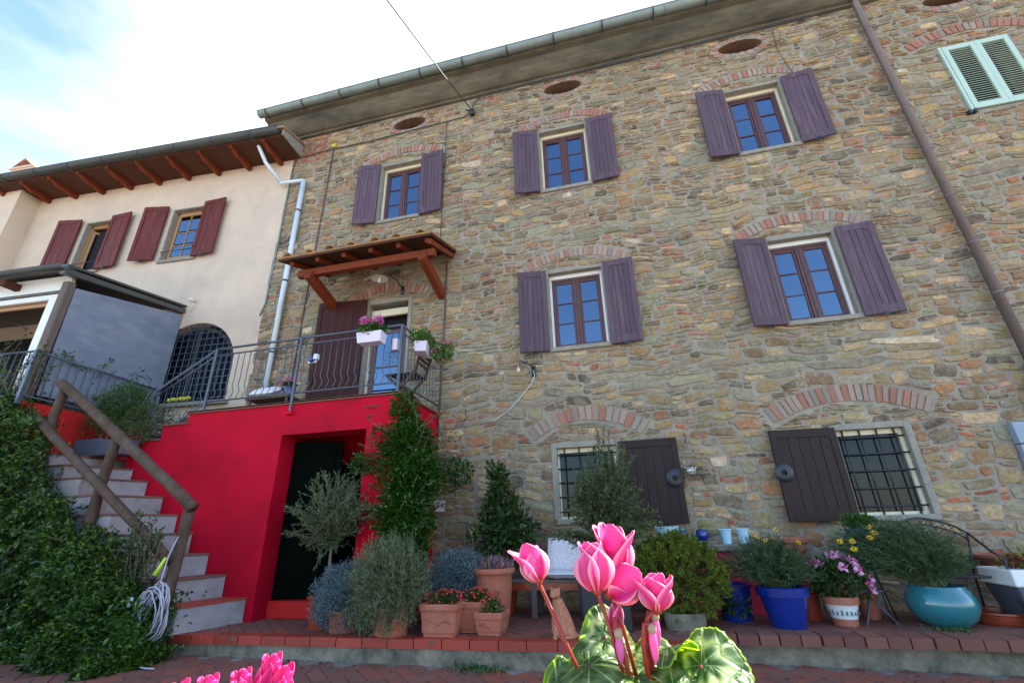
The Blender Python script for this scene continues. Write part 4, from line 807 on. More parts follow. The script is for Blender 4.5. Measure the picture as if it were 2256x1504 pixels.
# terrace slab
T = MB(); poly = [(-5.5, 4.83), (.45, 5.03), (.45, 5.62), (9, 5.62), (9, 7.1), (-5.5, 7.1)]; n = len(poly)
T.add([(x, y, -.075) for x, y in poly] + [(x, y, -.4) for x, y in poly], [tuple(range(n))] + [(k, (k + 1) % n, n + (k + 1) % n, n + k) for k in range(n)])
T.add([(x, y + (.03 if y < 6 else 0), -.012) for x, y in poly] + [(x, y + (.03 if y < 6 else 0), -.1) for x, y in poly], [tuple(range(n))] + [(k, (k + 1) % n, n + (k + 1) % n, n + k) for k in range(n)])
terr = tag(obj('terrace', T, 'concrete'), kind='structure')
herring((lambda x, y: -5.1 < x < 6 and edgeY(x) + .12 < y < 6.98, 0, 5), 0.0, terr, .14, math.radians(45), 280, lambda p: (vis(p), p[1]), 'floor_brick')
eb = MB().box(-.5, .5, -.5, .5, -.5, .5)
ebm = eb.mesh('edge_brick', M['edge_brick']); ebo = eb.mesh('edge_brick', M['edge_brick_old'])
x = -5.16
while x < .4:
    L_ = random.uniform(.275, .30); o = link('edge_brick', ebm, terr); o.location = (x + L_ / 2, 4.86 + .04 * (x + 5) + .035, -.036 + random.uniform(-.003, .003)); o.scale = (L_ - .010, .155, .084); o.rotation_euler = (0, 0, .04); b = o.modifiers.new('b', 'BEVEL'); b.width = .004; x += L_
x = .30
while x < 8.5:
    L_ = random.uniform(.175, .195); o = link('edge_brick', ebo, terr); o.location = (x + L_ / 2, 5.64 + random.uniform(-.012, .012), -.038 + random.uniform(-.005, .005)); o.scale = (L_ - .014, .27, .088); o.rotation_euler = (random.uniform(-.02, .02), 0, random.uniform(-.02, .02)); x += L_

# ================================================================== PLANTS AND POTS
def weeds(cx, cy, z, n, r, L, m='l_ivy', name='weed_tuft', label='', cat='weeds', group=None):
    t = thing(name, label, cat, (cx, cy, z), 0, group); P = np.array([cx, cy, z]) + RNG.normal(size=(n, 3)) * np.array([r, r * .5, .004]); P[:, 2] = z; D = RNG.normal(size=(n, 3)) * .7; D[:, 2] = abs(D[:, 2]) + .6; foliage('foliage', P, D, L, L * .3, m, t); return t
weeds(-1.55, 4.86, ground_z(-1.5), 90, .14, .06, label='small weed tuft growing at the foot of the concrete step'); weeds(2.83, 5.83, .002, 70, .10, .05, label='small weed tuft growing in front of the turquoise pot'); weeds(-3.5, 4.72, ground_z(-3.5), 24, .08, .04, 'l_autumn' if False else 'l_dark', label='few dark weeds at the foot of the step near the red wall')

# big climbing hedge left of the steps
hd = thing('hedge', 'large dark green climbing shrub covering the front of the stairs at left', 'hedge', (-6.8, 4.5, -.2))
topx = [-9.6, -9.0, -8.1, -7.65, -7.3, -6.9, -6.4, -5.9, -5.5, -5.2, -4.95]; topz = [3.1, 2.95, 2.65, 1.95, 1.52, 1.28, 1.12, .90, .55, .30, .0]
n = 46000; x = RNG.uniform(-9.9, -4.9, n); zt = np.interp(x, topx, topz) + .10 * np.sin(x * 7) + .07 * np.sin(x * 17 + 1); u = RNG.random(n); z = -.2 + (zt + .2) * u ** .9
bulge = .20 + .16 * np.sin(x * 3.1 + z * 2.2) + .12 * np.sin(x * 7.3 - z * 5.1) + .06 * np.sin(x * 15 + z * 13); taper = np.clip((zt - z) / .35, 0, 1) ** .5
front = 4.62 - (bulge + .10 + .20 * (1 - np.clip((z + .2) / 1.0, 0, 1))) * (.25 + .75 * taper); y = front + RNG.exponential(.09, n)
P = np.stack([x, y, z], 1); D = RNG.normal(size=(n, 3)) * .75 + np.array([0.1, -.75, -.1]); foliage('foliage', P, D, .066, .034, 'l_dark', hd, var=.5, colors=[(1, 1, 1), (1.5, 1.45, 1), (.6, .65, .7), (2.1, 1.9, 1.1)], hue=(.03, (3.2, 2.0, 1.2)))
n = 7000; x = RNG.uniform(-6.6, -4.95, n); zt = np.interp(x, topx, topz) * .5; z = -.2 + RNG.random(n) ** 1.6 * (zt * .6 + .35); y = 4.45 - RNG.random(n) * .22 + .06 * np.sin(x * 9)
P = np.stack([x, y, z], 1); D = RNG.normal(size=(n, 3)) * .8 + np.array([0, -.5, .3]); foliage('foliage', P, D, .06, .028, 'l_ivy', hd, var=.4, colors=[(1, 1, 1), (1.5, 1.2, 1)], hue=(.1, (3.5, 1.6, 1.2)))
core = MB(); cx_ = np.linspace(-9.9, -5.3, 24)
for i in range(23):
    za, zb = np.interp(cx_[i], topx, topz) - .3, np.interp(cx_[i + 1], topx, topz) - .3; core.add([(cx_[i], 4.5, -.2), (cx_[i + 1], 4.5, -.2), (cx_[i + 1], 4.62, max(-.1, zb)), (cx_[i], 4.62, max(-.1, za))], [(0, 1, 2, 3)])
obj('inner_shade_sheet', core, mat('hedge_shade', (.016, .020, .010), .9, .4, 20, .8, 30), hd)  # flat dark sheet paints the shade deep inside the hedge
bs, tp = [], []
for k in range(150): bx = random.uniform(-9.0, -5.1); bz = random.uniform(-.1, max(.1, np.interp(bx, topx, topz))); bs.append((bx, 4.45, bz)); tp.append((bx + random.uniform(-.25, .3), 4.2 + random.uniform(-.12, .1), bz + random.uniform(-.2, .25)))
P, D, ln = stems(bs, tp, 14, jit=.2); foliage('foliage', P, D + RNG.normal(size=D.shape) * .8, .068, .036, 'l_ivy', hd, colors=[(1, 1, 1), (1.4, 1.3, 1), (.7, .7, .7)]); stem_mesh('stems', ln, .004, 'stem', hd)
# shoots up over the log rail
bs, tp = [], []
for k in range(26): bx = random.uniform(-5.9, -5.35); bs.append((bx, 4.55, .55)); tp.append((bx + random.uniform(-.15, .25), 4.5 + random.uniform(-.1, .1), 1.05 + (-bx - 5.35) * .45 + random.uniform(-.3, .12)))
P, D, ln = stems(bs, tp, 26, jit=.12); foliage('foliage', P, D + RNG.normal(size=D.shape) * .8, .05, .026, 'l_dark', hd); stem_mesh('stems', ln, .005, 'stem', hd)

# climber on the veranda fence
cl_ = thing('climbing_vine', 'thin leafy vine climbing over the veranda fence at left', 'vine', (-8.9, 5.0, 2.9))
bs, tp = [], []
for k in range(46):
    t = random.random(); bx, by = (-10.6 + 1.75 * t, 4.60) if k % 2 else (-8.82 - .25 * t, 4.66 + 1.9 * t); bs.append((bx, by, 3.0 + random.uniform(-.2, .4))); tp.append((bx + random.uniform(-.35, .35), by + random.uniform(-.2, .35), (4.35 if k % 5 == 0 else 3.9) + random.uniform(-.35, .15)))
for k in range(16): t = k / 16; bs.append((-8.82 - .2 * t, 4.68 + 2 * t, 3.72)); tp.append((-8.8 - .2 * t, 5.1 + 2 * t * .9, 3.78 + random.uniform(-.1, .15)))
P, D, ln = stems(bs, tp, 22, jit=.25); P = P + RNG.normal(size=P.shape) * .025; foliage('foliage', P, D + RNG.normal(size=D.shape) * .9, .062, .032, 'l_ivy', cl_, colors=[(1, 1, 1), (.6, .7, .8), (1.5, 1.3, .8)]); stem_mesh('stems', ln, .005, 'stem', cl_)
P, D = blob((-9.3, 4.75, 2.75), (.8, .25, .5), 5000, nclump=22, cl=.4); foliage('foliage', P, D, .058, .03, 'l_dark', cl_, colors=[(1, 1, 1), (1.8, 1.6, 1)])

# vine on the right corner of the red block
vn = thing('climbing_vine', 'dense green vine climbing the right corner of the red stair block', 'vine', (-2.9, 5.9, 0))
for c, r, n in (((-2.94, 5.75, 2.55), (.14, .35, .32), 1500), ((-2.92, 5.75, 2.12), (.42, .45, .38), 6500), ((-2.82, 5.75, 1.68), (.52, .45, .48), 9500), ((-2.80, 5.65, 1.18), (.42, .4, .48), 7000), ((-2.78, 5.6, .75), (.36, .35, .42), 3600), ((-2.4, 6.3, 1.75), (.34, .4, .25), 800), ((-3.35, 5.5, 1.85), (.25, .12, .18), 500)):
    P, D = blob(c, r, n, nclump=max(8, n // 150), cl=.38); foliage('foliage', P, D + np.array([0, -.5, 0]), .052, .030, 'l_ivy', vn, var=.4, colors=[(1, 1, 1), (.7, .75, .8), (1.3, 1.2, 1)], hue=(.06, (2.8, 2.0, 1)))
bs = [(random.uniform(-3.0, -2.6), 5.6, random.uniform(.8, 2.2)) for _ in range(70)]; tp = [(random.uniform(-3.7, -1.9), random.uniform(5.2, 6.6), min(2.6, b_[2] + random.uniform(-.3, .7))) for b_ in bs]
P, D, ln = stems(bs, tp, 22, jit=.2); foliage('foliage', P, D + RNG.normal(size=D.shape) * .8, .05, .026, 'l_ivy', vn); stem_mesh('stems', ln, .005, 'stem', vn)

def pot(name, label, c, prof, m, cat='plant pot', n=28, soil=None, group=None, sq=False, rz=0):
    t = thing(name, label, cat, c, 0, group)
    if sq:
        b = MB(); vs = []; 
        for r, z in prof: vs += [(c[0] + r * math.sqrt(2) * math.cos(rz + PI / 4 + PI / 2 * k), c[1] + r * math.sqrt(2) * math.sin(rz + PI / 4 + PI / 2 * k), c[2] + z) for k in range(4)]
        b.add(vs, [(i * 4 + k, i * 4 + (k + 1) % 4, (i + 1) * 4 + (k + 1) % 4, (i + 1) * 4 + k) for i in range(len(prof) - 1) for k in range(4)]); obj('pot', b, m, t, bevel=.008)
    else: obj('pot', MB().lathe(prof, c, n), m, t, True).modifiers.new('e', 'EDGE_SPLIT').split_angle = math.radians(35)
    if soil: obj('soil', MB().lathe([(.001, 0), (soil[0], 0)], (c[0], c[1], c[2] + soil[1]), 16), 'soil', t)
    return t
def potprof(rb, rt, h, rim=.03, lip=.02): return [(.001, 0), (rb, 0), (rb * 1.02, .01), (rt - lip, h - rim), (rt, h - rim), (rt + .004, h - .005), (rt, h), (rt - .03, h), (rt - .04, h - .06), (.001, h - .07)]
def needle_bush(t, c, base, R, n, per, L, W, m, zmin=0, up=.6, jit=.08, colors=None, stem='stem_green', r=.004, flat=1.0, splay=.5):
    v = sph(n, up); v[:, 2] = np.where(v[:, 2] < zmin, abs(v[:, 2]) * .5 + zmin, v[:, 2]); tips = np.array(c) + v * np.array(R) * RNG.uniform(.72, 1.06, (n, 1)); bs = np.array(base) + RNG.normal(size=(n, 3)) * np.array([.05, .05, .01])
    P, D, ln = stems(bs, tips, per, jit=jit); s = np.tile(np.linspace(0, 1, per), n); k = s > .25; nr = RNG.normal(size=D.shape) * splay
    foliage('foliage', P[k], (D + nr)[k], L, W, m, t, colors=colors, var=.3); stem_mesh('stems', ln[::2], r, stem, t); return tips
# olive by the door
t = pot('potted_olive', 'grey green potted olive shrub standing before the dark doorway', (-3.62, 5.35, 0), potprof(.15, .2, .34), 'terracotta_dark', 'potted shrub', soil=(.17, .30))
bs = [(-3.62, 5.35, .9)] * 170; v = sph(170, .4); rr__ = RNG.uniform(.45, 1.18, 170); tp = [(-3.68 + a * .60 * q_, 5.35 + b_ * .38 * q_, 1.22 + c_ * .56 * q_) for (a, b_, c_), q_ in zip(v, rr__)]
P, D, ln = stems(bs, tp, 46, jit=.14); k = RNG.random(len(P)) < .9; foliage('foliage', P[k], (D + RNG.normal(size=D.shape) * .75)[k], .058, .014, 'l_olive', t, colors=[(1, 1, 1), (1.3, 1.3, 1.1), (.7, .75, .8)]); stem_mesh('stems', ln, .005, 'stem', t); obj('trunk', MB().tube([(-3.62, 5.35, .3), (-3.60, 5.34, .6), (-3.62, 5.35, .95)], [.025, .02, .016], 8), 'stem', t, True)
# tall olive before the left ground-floor window
t = pot('potted_olive', 'tall feathery potted olive in front of the ground floor window, in black box', (-.38, 5.72, 0), [(.001, 0), (.25, 0), (.25, .46), (.23, .46), (.23, .40), (.001, .40)], 'blackbox', 'potted shrub', sq=True, rz=.05)
bs, tp = [], []
for k in range(260):
    a = random.uniform(0, 2 * PI); r = random.random() ** .5; zz = random.uniform(.0, 1.0); bs.append((-.33 + .1 * math.cos(a), 5.8, .75 + zz * .5)); tp.append((-.26 + .68 * r * math.cos(a) * (1.15 - zz * .72), 5.78 + .4 * r * math.sin(a), .78 + zz * .85 + .42 * (1 - r) * random.random()))
for k in range(34): a = random.uniform(-1, 1); bs.append((-.26 + a * .15, 5.82, 1.1)); tp.append((-.24 + a * .42, 5.82 + random.uniform(-.15, .15), 2.28 - .62 * abs(a) - random.random() * .35))
P, D, ln = stems(bs, tp, 46, jit=.06); foliage('foliage', P, D + RNG.normal(size=D.shape) * .7, .055, .0145, 'l_olive', t, colors=[(1, 1, 1), (1.3, 1.35, 1.0), (.6, .7, .6)]); stem_mesh('stems', ln, .0045, 'stem', t); obj('trunk', MB().tube([(-.38, 5.75, .4), (-.34, 5.8, .8), (-.28, 5.8, 1.3)], [.03, .024, .015], 8), 'stem', t, True)
# camellia
t = pot('potted_camellia', 'dark glossy camellia trained up a cane against the stone wall', (-1.72, 6.45, 0), potprof(.14, .19, .32), 'terracotta_dark', 'potted shrub', soil=(.16, .27))
for c, r, n in (((-1.78, 6.42, 1.62), (.16, .16, .28), 260), ((-1.75, 6.4, 1.28), (.32, .25, .28), 520), ((-1.70, 6.35, .98), (.46, .3, .26), 800), ((-1.65, 6.3, .70), (.38, .28, .22), 420)):
    P, D = blob(c, r, n, nclump=10, cl=.45); foliage('foliage', P, D, .095, .048, 'l_dark', t, var=.35)
stem_mesh('stems', [np.array([(-1.72, 6.45, .3), (-1.74, 6.42, 1.2), (-1.78, 6.42, 1.95)])] + [np.array([(-1.73, 6.43, .7 + .25 * k), (-1.73 + s * .2, 6.4, .85 + .25 * k), (-1.73 + s * .36, 6.35, .9 + .25 * k)]) for k in range(4) for s in (-1, 1)], .010, 'stem', t)
# lavender, santolinas
t = pot('lavender_bush', 'large grey green lavender bush spilling over the terrace edge', (-2.62, 5.12, 0), potprof(.17, .22, .28), 'terracotta', 'bush', soil=(.2, .24))
NL = 1100; v = sph(NL, .0); tips = np.array([-2.66, 5.06, .46]) + v * np.array([.50, .36, .50]) * RNG.uniform(.7, 1.05, (NL, 1)); lo = tips[:, 2] < .25; tips[lo, 1] -= .10; tips[:, 2] = np.maximum(tips[:, 2], -.10 + .12 * RNG.random(NL)); bs = np.array([-2.62, 5.10, .42]) + RNG.normal(size=(NL, 3)) * np.array([.14, .08, .06])
P, D, ln = stems(bs, tips, 30, jit=.05); q = np.tile(np.linspace(0, 1, 30), NL) > .35; Dl = D * np.array([.6, .6, .3]) + np.array([0, 0, .75]) + RNG.normal(size=D.shape) * .28; foliage('foliage', P[q], Dl[q], .042, .0085, 'l_laven', t, colors=[(1, 1, 1), (1.25, 1.25, 1.05), (.75, .8, .8)]); stem_mesh('stems', ln[::3], .003, 'stem', t)
ups = tips[v[:, 2] > .1][:200]; P, D, ln = stems(ups - np.array([0, 0, .05]), ups + np.array([0, 0, .10]) + RNG.normal(size=(len(ups), 3)) * .012, 10); foliage('foliage', P, D + RNG.normal(size=D.shape) * .5, .022, .006, 'l_laven', t)
for lab, c, R in (('silvery blue santolina cushion left of the lavender, before the doorway', (-3.24, 5.20, .32), (.46, .38, .42)), ('silvery blue santolina cushion right of the lavender, behind the square pots', (-2.08, 5.68, .42), (.50, .36, .44))):
    t = thing('santolina_bush', lab, 'bush', (c[0], c[1], 0)); obj('pot', MB().lathe(potprof(.15, .2, .22), (c[0], c[1], 0), 20), 'terracotta', t, True)
    P, D = blob(c, R, 26000, nclump=110, cl=.24, shell=.3, up=.35); P[:, 2] = np.maximum(P[:, 2], .01); foliage('foliage', P, D, .030, .0085, 'l_santo', t, colors=[(1, 1, 1), (1.2, 1.2, 1.2), (.7, .75, .8)]); stem_mesh('stems', [np.array([(c[0], c[1], .15), (c[0] + a * .1, c[1], .3), (c[0] + a * .2, c[1], .5)]) for a in (-1, 0, 1)], .008, 'stem', t)
# jade (succulent)
t = pot('succulent_bush', 'rounded olive green succulent bush in a low stone pot', (.42, 5.75, 0), [(.001, 0), (.20, 0), (.22, .16), (.19, .16), (.18, .12), (.001, .12)], 'concrete', 'bush')
nr_ = 620; v = sph(nr_, .15); cen = np.array([.42, 5.82, .48]) + v * np.array([.49, .40, .42]) * RNG.uniform(.82, 1.06, (nr_, 1)) ; Pn, Dn = [], []
for c_, vv in zip(cen, v):
    ax = vv + np.array([0, -.1, .45]); ax /= np.linalg.norm(ax); u_ = np.cross(ax, [0.3, .5, .8]); u_ /= np.linalg.norm(u_); w_ = np.cross(ax, u_)
    for lv in range(6):
        for k in range(7): a = 2 * PI * (k + lv * .4) / 7; rad = u_ * math.cos(a) + w_ * math.sin(a); Pn.append(c_ + ax * (.013 * lv - .04)); Dn.append(rad * (1.1 - .15 * lv) + ax * (.2 + .22 * lv))
foliage('foliage', Pn, Dn, .038, .015, 'l_jade', t, colors=[(1, 1, 1), (1.35, 1.35, 1), (.6, .65, .6)], fold=.35); P, D = blob((.42, 5.85, .48), (.44, .34, .38), 5000, nclump=40, cl=.2); foliage('foliage', P, D, .035, .012, 'l_jade', t, colors=[(.5, .5, .5), (.8, .8, .7)])
# euryops in blue pot and turquoise pot
def daisies(t, pts, r=.028):
    for p in pts:
        k = np.arange(13) * 2 * PI / 13; nrm = np.array([random.uniform(-.5, .5), -.7, .6]); nrm /= np.linalg.norm(nrm); u_ = np.cross(nrm, [0, 0, 1.]); u_ /= np.linalg.norm(u_); w_ = np.cross(nrm, u_); D = np.outer(np.cos(k), u_) + np.outer(np.sin(k), w_)
        o = foliage('flower', np.tile(p, (13, 1)), D, r, r * .38, 'p_yellow', t, stuff=False, var=.1); obj('flower_centre', MB().sphere(tuple(np.array(p) + nrm * .003), .007, 8, 4), M['p_yellow'], o, True)
t = pot('potted_daisy_bush', 'green daisy bush in a cobalt blue glazed pot on the terrace edge', (1.45, 5.94, 0), [(.001, 0), (.16, 0), (.165, .01), (.225, .29), (.25, .29), (.255, .37), (.235, .38), (.22, .37), (.21, .33), (.001, .32)], 'blue', 'potted plant', soil=(.21, .34))
tp_ = needle_bush(t, (1.38, 5.92, .50), (1.45, 5.94, .36), (.50, .40, .36), 520, 28, .050, .0065, 'l_daisy', zmin=-.25, colors=[(1, 1, 1), (1.3, 1.3, 1.1), (.7, .75, .8)], splay=.55)
daisies(t, [(1.36, 5.78, .82), (1.48, 5.75, .93), (1.66, 5.72, .80), (1.27, 5.72, .86)], .030)
P = tp_[:60]; foliage('buds', P, sph(60), .012, .010, 'p_pale', t, var=.2)
t = pot('potted_daisy_bush', 'broad green daisy bush with yellow flowers in a round turquoise glazed pot', (2.96, 6.16, 0), [(.001, 0), (.16, 0), (.175, .012), (.25, .07), (.285, .14), (.295, .20), (.285, .26), (.255, .32), (.235, .345), (.23, .36), (.215, .355), (.21, .31), (.001, .30)], 'turq', 'potted plant', soil=(.21, .31))
needle_bush(t, (2.66, 6.15, .60), (2.92, 6.16, .36), (.68, .42, .40), 760, 28, .052, .0068, 'l_daisy', zmin=-.3, colors=[(1, 1, 1), (1.3, 1.3, 1.1), (.7, .8, .8)], splay=.55)
daisies(t, [(2.36, 5.82, .83), (2.18, 5.78, .80), (2.16, 5.74, .73), (2.07, 5.8, .80), (2.44, 5.95, .93), (2.45, 5.9, .87)], .036)
# plants with a crowd of small flowers
def posy(t, c, r, nl, leafL, lm, nf, fr, fm, petals=5, fz=.05, leafW=.5, fc=None):
    P, D = blob(c, r, nl, nclump=14, cl=.4, up=.3); foliage('foliage', P, D, leafL, leafL * leafW, lm, t)
    fl = np.array(c) + sph(nf, .35) * np.array(r) * RNG.uniform(.85, 1.1, (nf, 1)) + np.array([0, -.02, fz])
    for p in fl:
        nrm = np.array([random.uniform(-.5, .5), -.9, .45]); nrm /= np.linalg.norm(nrm); u_ = np.cross(nrm, [0, 0, 1.]); u_ /= np.linalg.norm(u_); w_ = np.cross(nrm, u_); k = np.arange(petals) * 2 * PI / petals + random.random(); D = np.outer(np.cos(k), u_) + np.outer(np.sin(k), w_)
        o = foliage('flower', np.tile(p, (petals, 1)), D + nrm * .15, fr, fr * .85, fm, t, stuff=False, var=.15, fold=.1, tipw=.6, colors=fc); obj('flower_centre', MB().sphere(tuple(p + nrm * .002), fr * .16, 6, 4), M['p_rose'], o, True)
t = pot('potted_dipladenia', 'pink flowering dipladenia in a terracotta pot with painted band', (2.02, 6.07, 0), [(.001, 0), (.105, 0), (.108, .01), (.118, .07)], 'terracotta', 'potted plant')
obj('painted_band', MB().lathe([(.1185, .07), (.150, .20)], (2.02, 6.07, 0), 28), 'sign', t, True); obj('pot_rim', MB().lathe([(.150, .20), (.165, .20), (.17, .27), (.15, .27), (.14, .22), (.001, .21)], (2.02, 6.07, 0), 28), 'terracotta', t, True).modifiers.new('e', 'EDGE_SPLIT').split_angle = .6
mo = MB()
for k in range(9): a = PI + PI * (k + .7) / 10; R_ = .137; mo.box(2.02 + R_ * math.cos(a) - .006, 2.02 + R_ * math.cos(a) + .006, 6.07 + R_ * math.sin(a) - .004, 6.07 + R_ * math.sin(a) + .002, .105, .105 + random.choice([.03, .05, .04]))
obj('painted_trees', mo, 'l_band' if 'l_band' in M else mat('painted_green', (.05, .10, .06), .6, .2), t)
posy(t, (2.03, 6.03, .42), (.30, .20, .20), 900, .07, 'l_dark', 15, .060, 'p_pink', fz=.04, fc=[(1, 1, 1), (1.15, 3.0, 1.7), (1.15, 3.5, 2)])
t = pot('terracotta_pot', 'small plain terracotta pot behind the painted flowerpot', (2.42, 6.48, 0), potprof(.085, .115, .26), 'terracotta')
t = pot('terracotta_pot', 'dark terracotta pot in the shade right of the blue daisy pot', (1.78, 6.35, 0), potprof(.11, .15, .30), 'terracotta_dark')
t = pot('blue_pot', 'cobalt blue pot with trailing plant in shade beside the succulent bush', (1.02, 6.28, 0), potprof(.16, .21, .36), 'blue'); P, D = blob((1.0, 6.1, .15), (.16, .1, .12), 300); foliage('foliage', P, D, .05, .02, 'l_dark', t)
pot('glazed_dish', 'low glazed brown clay dish on the terrace right of the turquoise pot', (3.50, 6.32, 0), [(.001, 0), (.20, 0), (.225, .03), (.23, .09), (.245, .10), (.24, .115), (.215, .11), (.21, .04), (.001, .03)], 'terracotta_dark', 'dish')
# terracotta pots, left group
def swag(t, c, w, z, r=.010):
    b = MB()
    for k in range(13): a = (k / 12 - .5); b.sphere((c[0] + a * w, c[1], z - .018 * math.cos(a * 2 * PI * 1.5)), r * random.uniform(.7, 1.3), 6, 4)
    obj('relief', b, 'terracotta', t, True)
sqp = lambda r, h: [(.001, 0), (r * .80, 0), (r * .80, .03), (r * .86, .04), (r * .93, h - .07), (r, h - .055), (r, h), (r * .86, h), (r * .84, h - .04), (.001, h - .04)]
for lab, c, r, h, sw in (('square terracotta pot of red peppers with swag relief, left of the three', (-2.06, 5.20, 0), .205, .30, True), ('square terracotta pot of red peppers half hidden behind the two others', (-1.76, 5.42, 0), .18, .29, False), ('smallest square terracotta pot, with sparse red berries, beside the tall urn', (-1.55, 5.28, 0), .15, .21, True)):
    t = pot('square_pot', lab, c, sqp(r, h), 'terracotta', 'plant pot', sq=True, rz=random.uniform(-.1, .1), group='square terracotta pots by the urn')
    if sw: swag(t, (c[0], c[1] - r * .9, 0), r * 1.3, h * .45)
    P, D = blob((c[0], c[1], h + .03), (r * .95, r * .8, .07), 500, nclump=16); foliage('foliage', P, D, .035, .016, 'l_ivy' if r < .16 else 'l_dark', t)
    nb = 60 if r > .16 else 12; b = MB()
    for p in np.array([c[0], c[1] - .02, h + .05]) + sph(nb, .3) * np.array([r, r * .8, .07]): b.sphere(tuple(p), .0105, 6, 4)
    tag(obj('berries', b, mat('red_berry', (.62, .03, .01), .3, .3, 20, 0, objrand=.1), t, True), kind='stuff')
t = pot('tall_urn', 'tall terracotta urn with ring and lily relief', (-1.66, 5.72, 0), [(.001, 0), (.165, 0), (.17, .02), (.175, .05), (.19, .10), (.215, .40), (.22, .50), (.235, .52), (.255, .535), (.262, .56), (.255, .585), (.235, .585), (.225, .55), (.001, .52)], 'terracotta', 'urn', 36)
cu = (-1.66, 5.72)
a = -2.0; R_ = .208; b = MB(); q = (cu[0] + R_ * math.cos(a), cu[1] + R_ * math.sin(a), .36); b.tube([(q[0] + .038 * math.cos(k * PI / 6), q[1] - .004, q[2] + .05 * math.sin(k * PI / 6)) for k in range(13)], .009, 6); b.sphere((q[0], q[1], q[2] + .06), .016, 6, 4); obj('ring_relief', b, 'terracotta', t, True)
a = -1.15; q = (cu[0] + R_ * math.cos(a), cu[1] + R_ * math.sin(a), .33); b = MB()
b.tube([(q[0], q[1], q[2] - .06), (q[0], q[1], q[2] + .08)], [.007, .014, ][0:2], 6)
for s in (-1, 1): b.tube([(q[0], q[1], q[2]), (q[0] + s * .02, q[1] - .004, q[2] + .04), (q[0] + s * .045, q[1] - .002, q[2] + .035), (q[0] + s * .045, q[1] - .002, q[2] + .01)], .007, 6); b.tube([(q[0], q[1], q[2]), (q[0] + s * .03, q[1], q[2] - .035)], .006, 6)
b.tube([(q[0] - .03, q[1] - .003, q[2]), (q[0] + .03, q[1] - .003, q[2])], .007, 6); obj('lily_relief', b, 'terracotta', t, True)
P = np.array([cu[0], cu[1], .56]) + RNG.normal(size=(240, 3)) * np.array([.09, .06, .005]); D = RNG.normal(size=(240, 3)) * .35 + np.array([0, 0, 1]); foliage('heather', P, D, .15, .006, 'p_pale', t, colors=[(.5, .5, .45), (.3, .4, .2), (.9, .9, .9)])

# cat statue
ct = MB()
def loft(mb, rings, n=14):
    vs = []; fs = []
    for (x, y, z), rx, ry, til in rings:
        for k in range(n): a = 2 * PI * k / n; dy = ry * math.sin(a); vs.append((x + rx * math.cos(a), y + dy * math.cos(til), z + dy * math.sin(til)))
    m = len(rings)
    for i in range(m - 1):
        for k in range(n): fs.append((i * n + k, i * n + (k + 1) % n, (i + 1) * n + (k + 1) % n, (i + 1) * n + k))
    fs += [tuple(range(n))[::-1], tuple((m - 1) * n + k for k in range(n))]; mb.add(vs, fs)
cx, cy = -.80, 5.20
loft(ct, [((cx + .01, cy + .03, 0), .105, .11, 0), ((cx + .01, cy + .03, .05), .122, .12, 0), ((cx, cy + .02, .13), .110, .105, .1), ((cx - .01, cy, .22), .085, .082, .2), ((cx - .02, cy - .02, .29), .060, .060, .3), ((cx - .03, cy - .03, .34), .048, .048, .3)])
ct.sphere((cx - .045, cy - .045, .385), (.056, .062, .050), 14, 10); ct.sphere((cx - .065, cy - .10, .372), (.026, .024, .020), 10, 8)
for s in (-1, 1): loft(ct, [((cx - .045 + s * .034, cy - .03, .41), .018, .010, 0), ((cx - .045 + s * .040, cy - .03, .435), .012, .007, 0), ((cx - .045 + s * .043, cy - .03, .452), .003, .003, 0)], 8)
for s in (-1, 1): loft(ct, [((cx - .02 + s * .038, cy - .095, .0), .026, .036, 0), ((cx - .02 + s * .038, cy - .085, .03), .024, .030, 0), ((cx - .02 + s * .034, cy - .065, .10), .020, .022, 0), ((cx - .02 + s * .03, cy - .045, .20), .026, .03, 0), ((cx - .02 + s * .02, cy - .03, .27), .02, .02, 0)], 10); ct.sphere((cx + .02 + s * .07, cy + .0, .05), (.042, .075, .055), 10, 8)
ct.tube([(cx + .10, cy + .08, .02), (cx + .14, cy + .0, .02), (cx + .11, cy - .08, .02), (cx + .04, cy - .12, .018)], [.022, .022, .02, .014], 8)
co_ = obj('cat_statue', ct, 'cat', None, True); r_m = co_.modifiers.new('r', 'REMESH'); r_m.mode = 'VOXEL'; r_m.voxel_size = .007; r_m.use_smooth_shade = True; sm_ = co_.modifiers.new('s', 'SMOOTH'); sm_.iterations = 4
tag(co_, 'rough terracotta sitting cat statue on the brick terrace', 'statue')

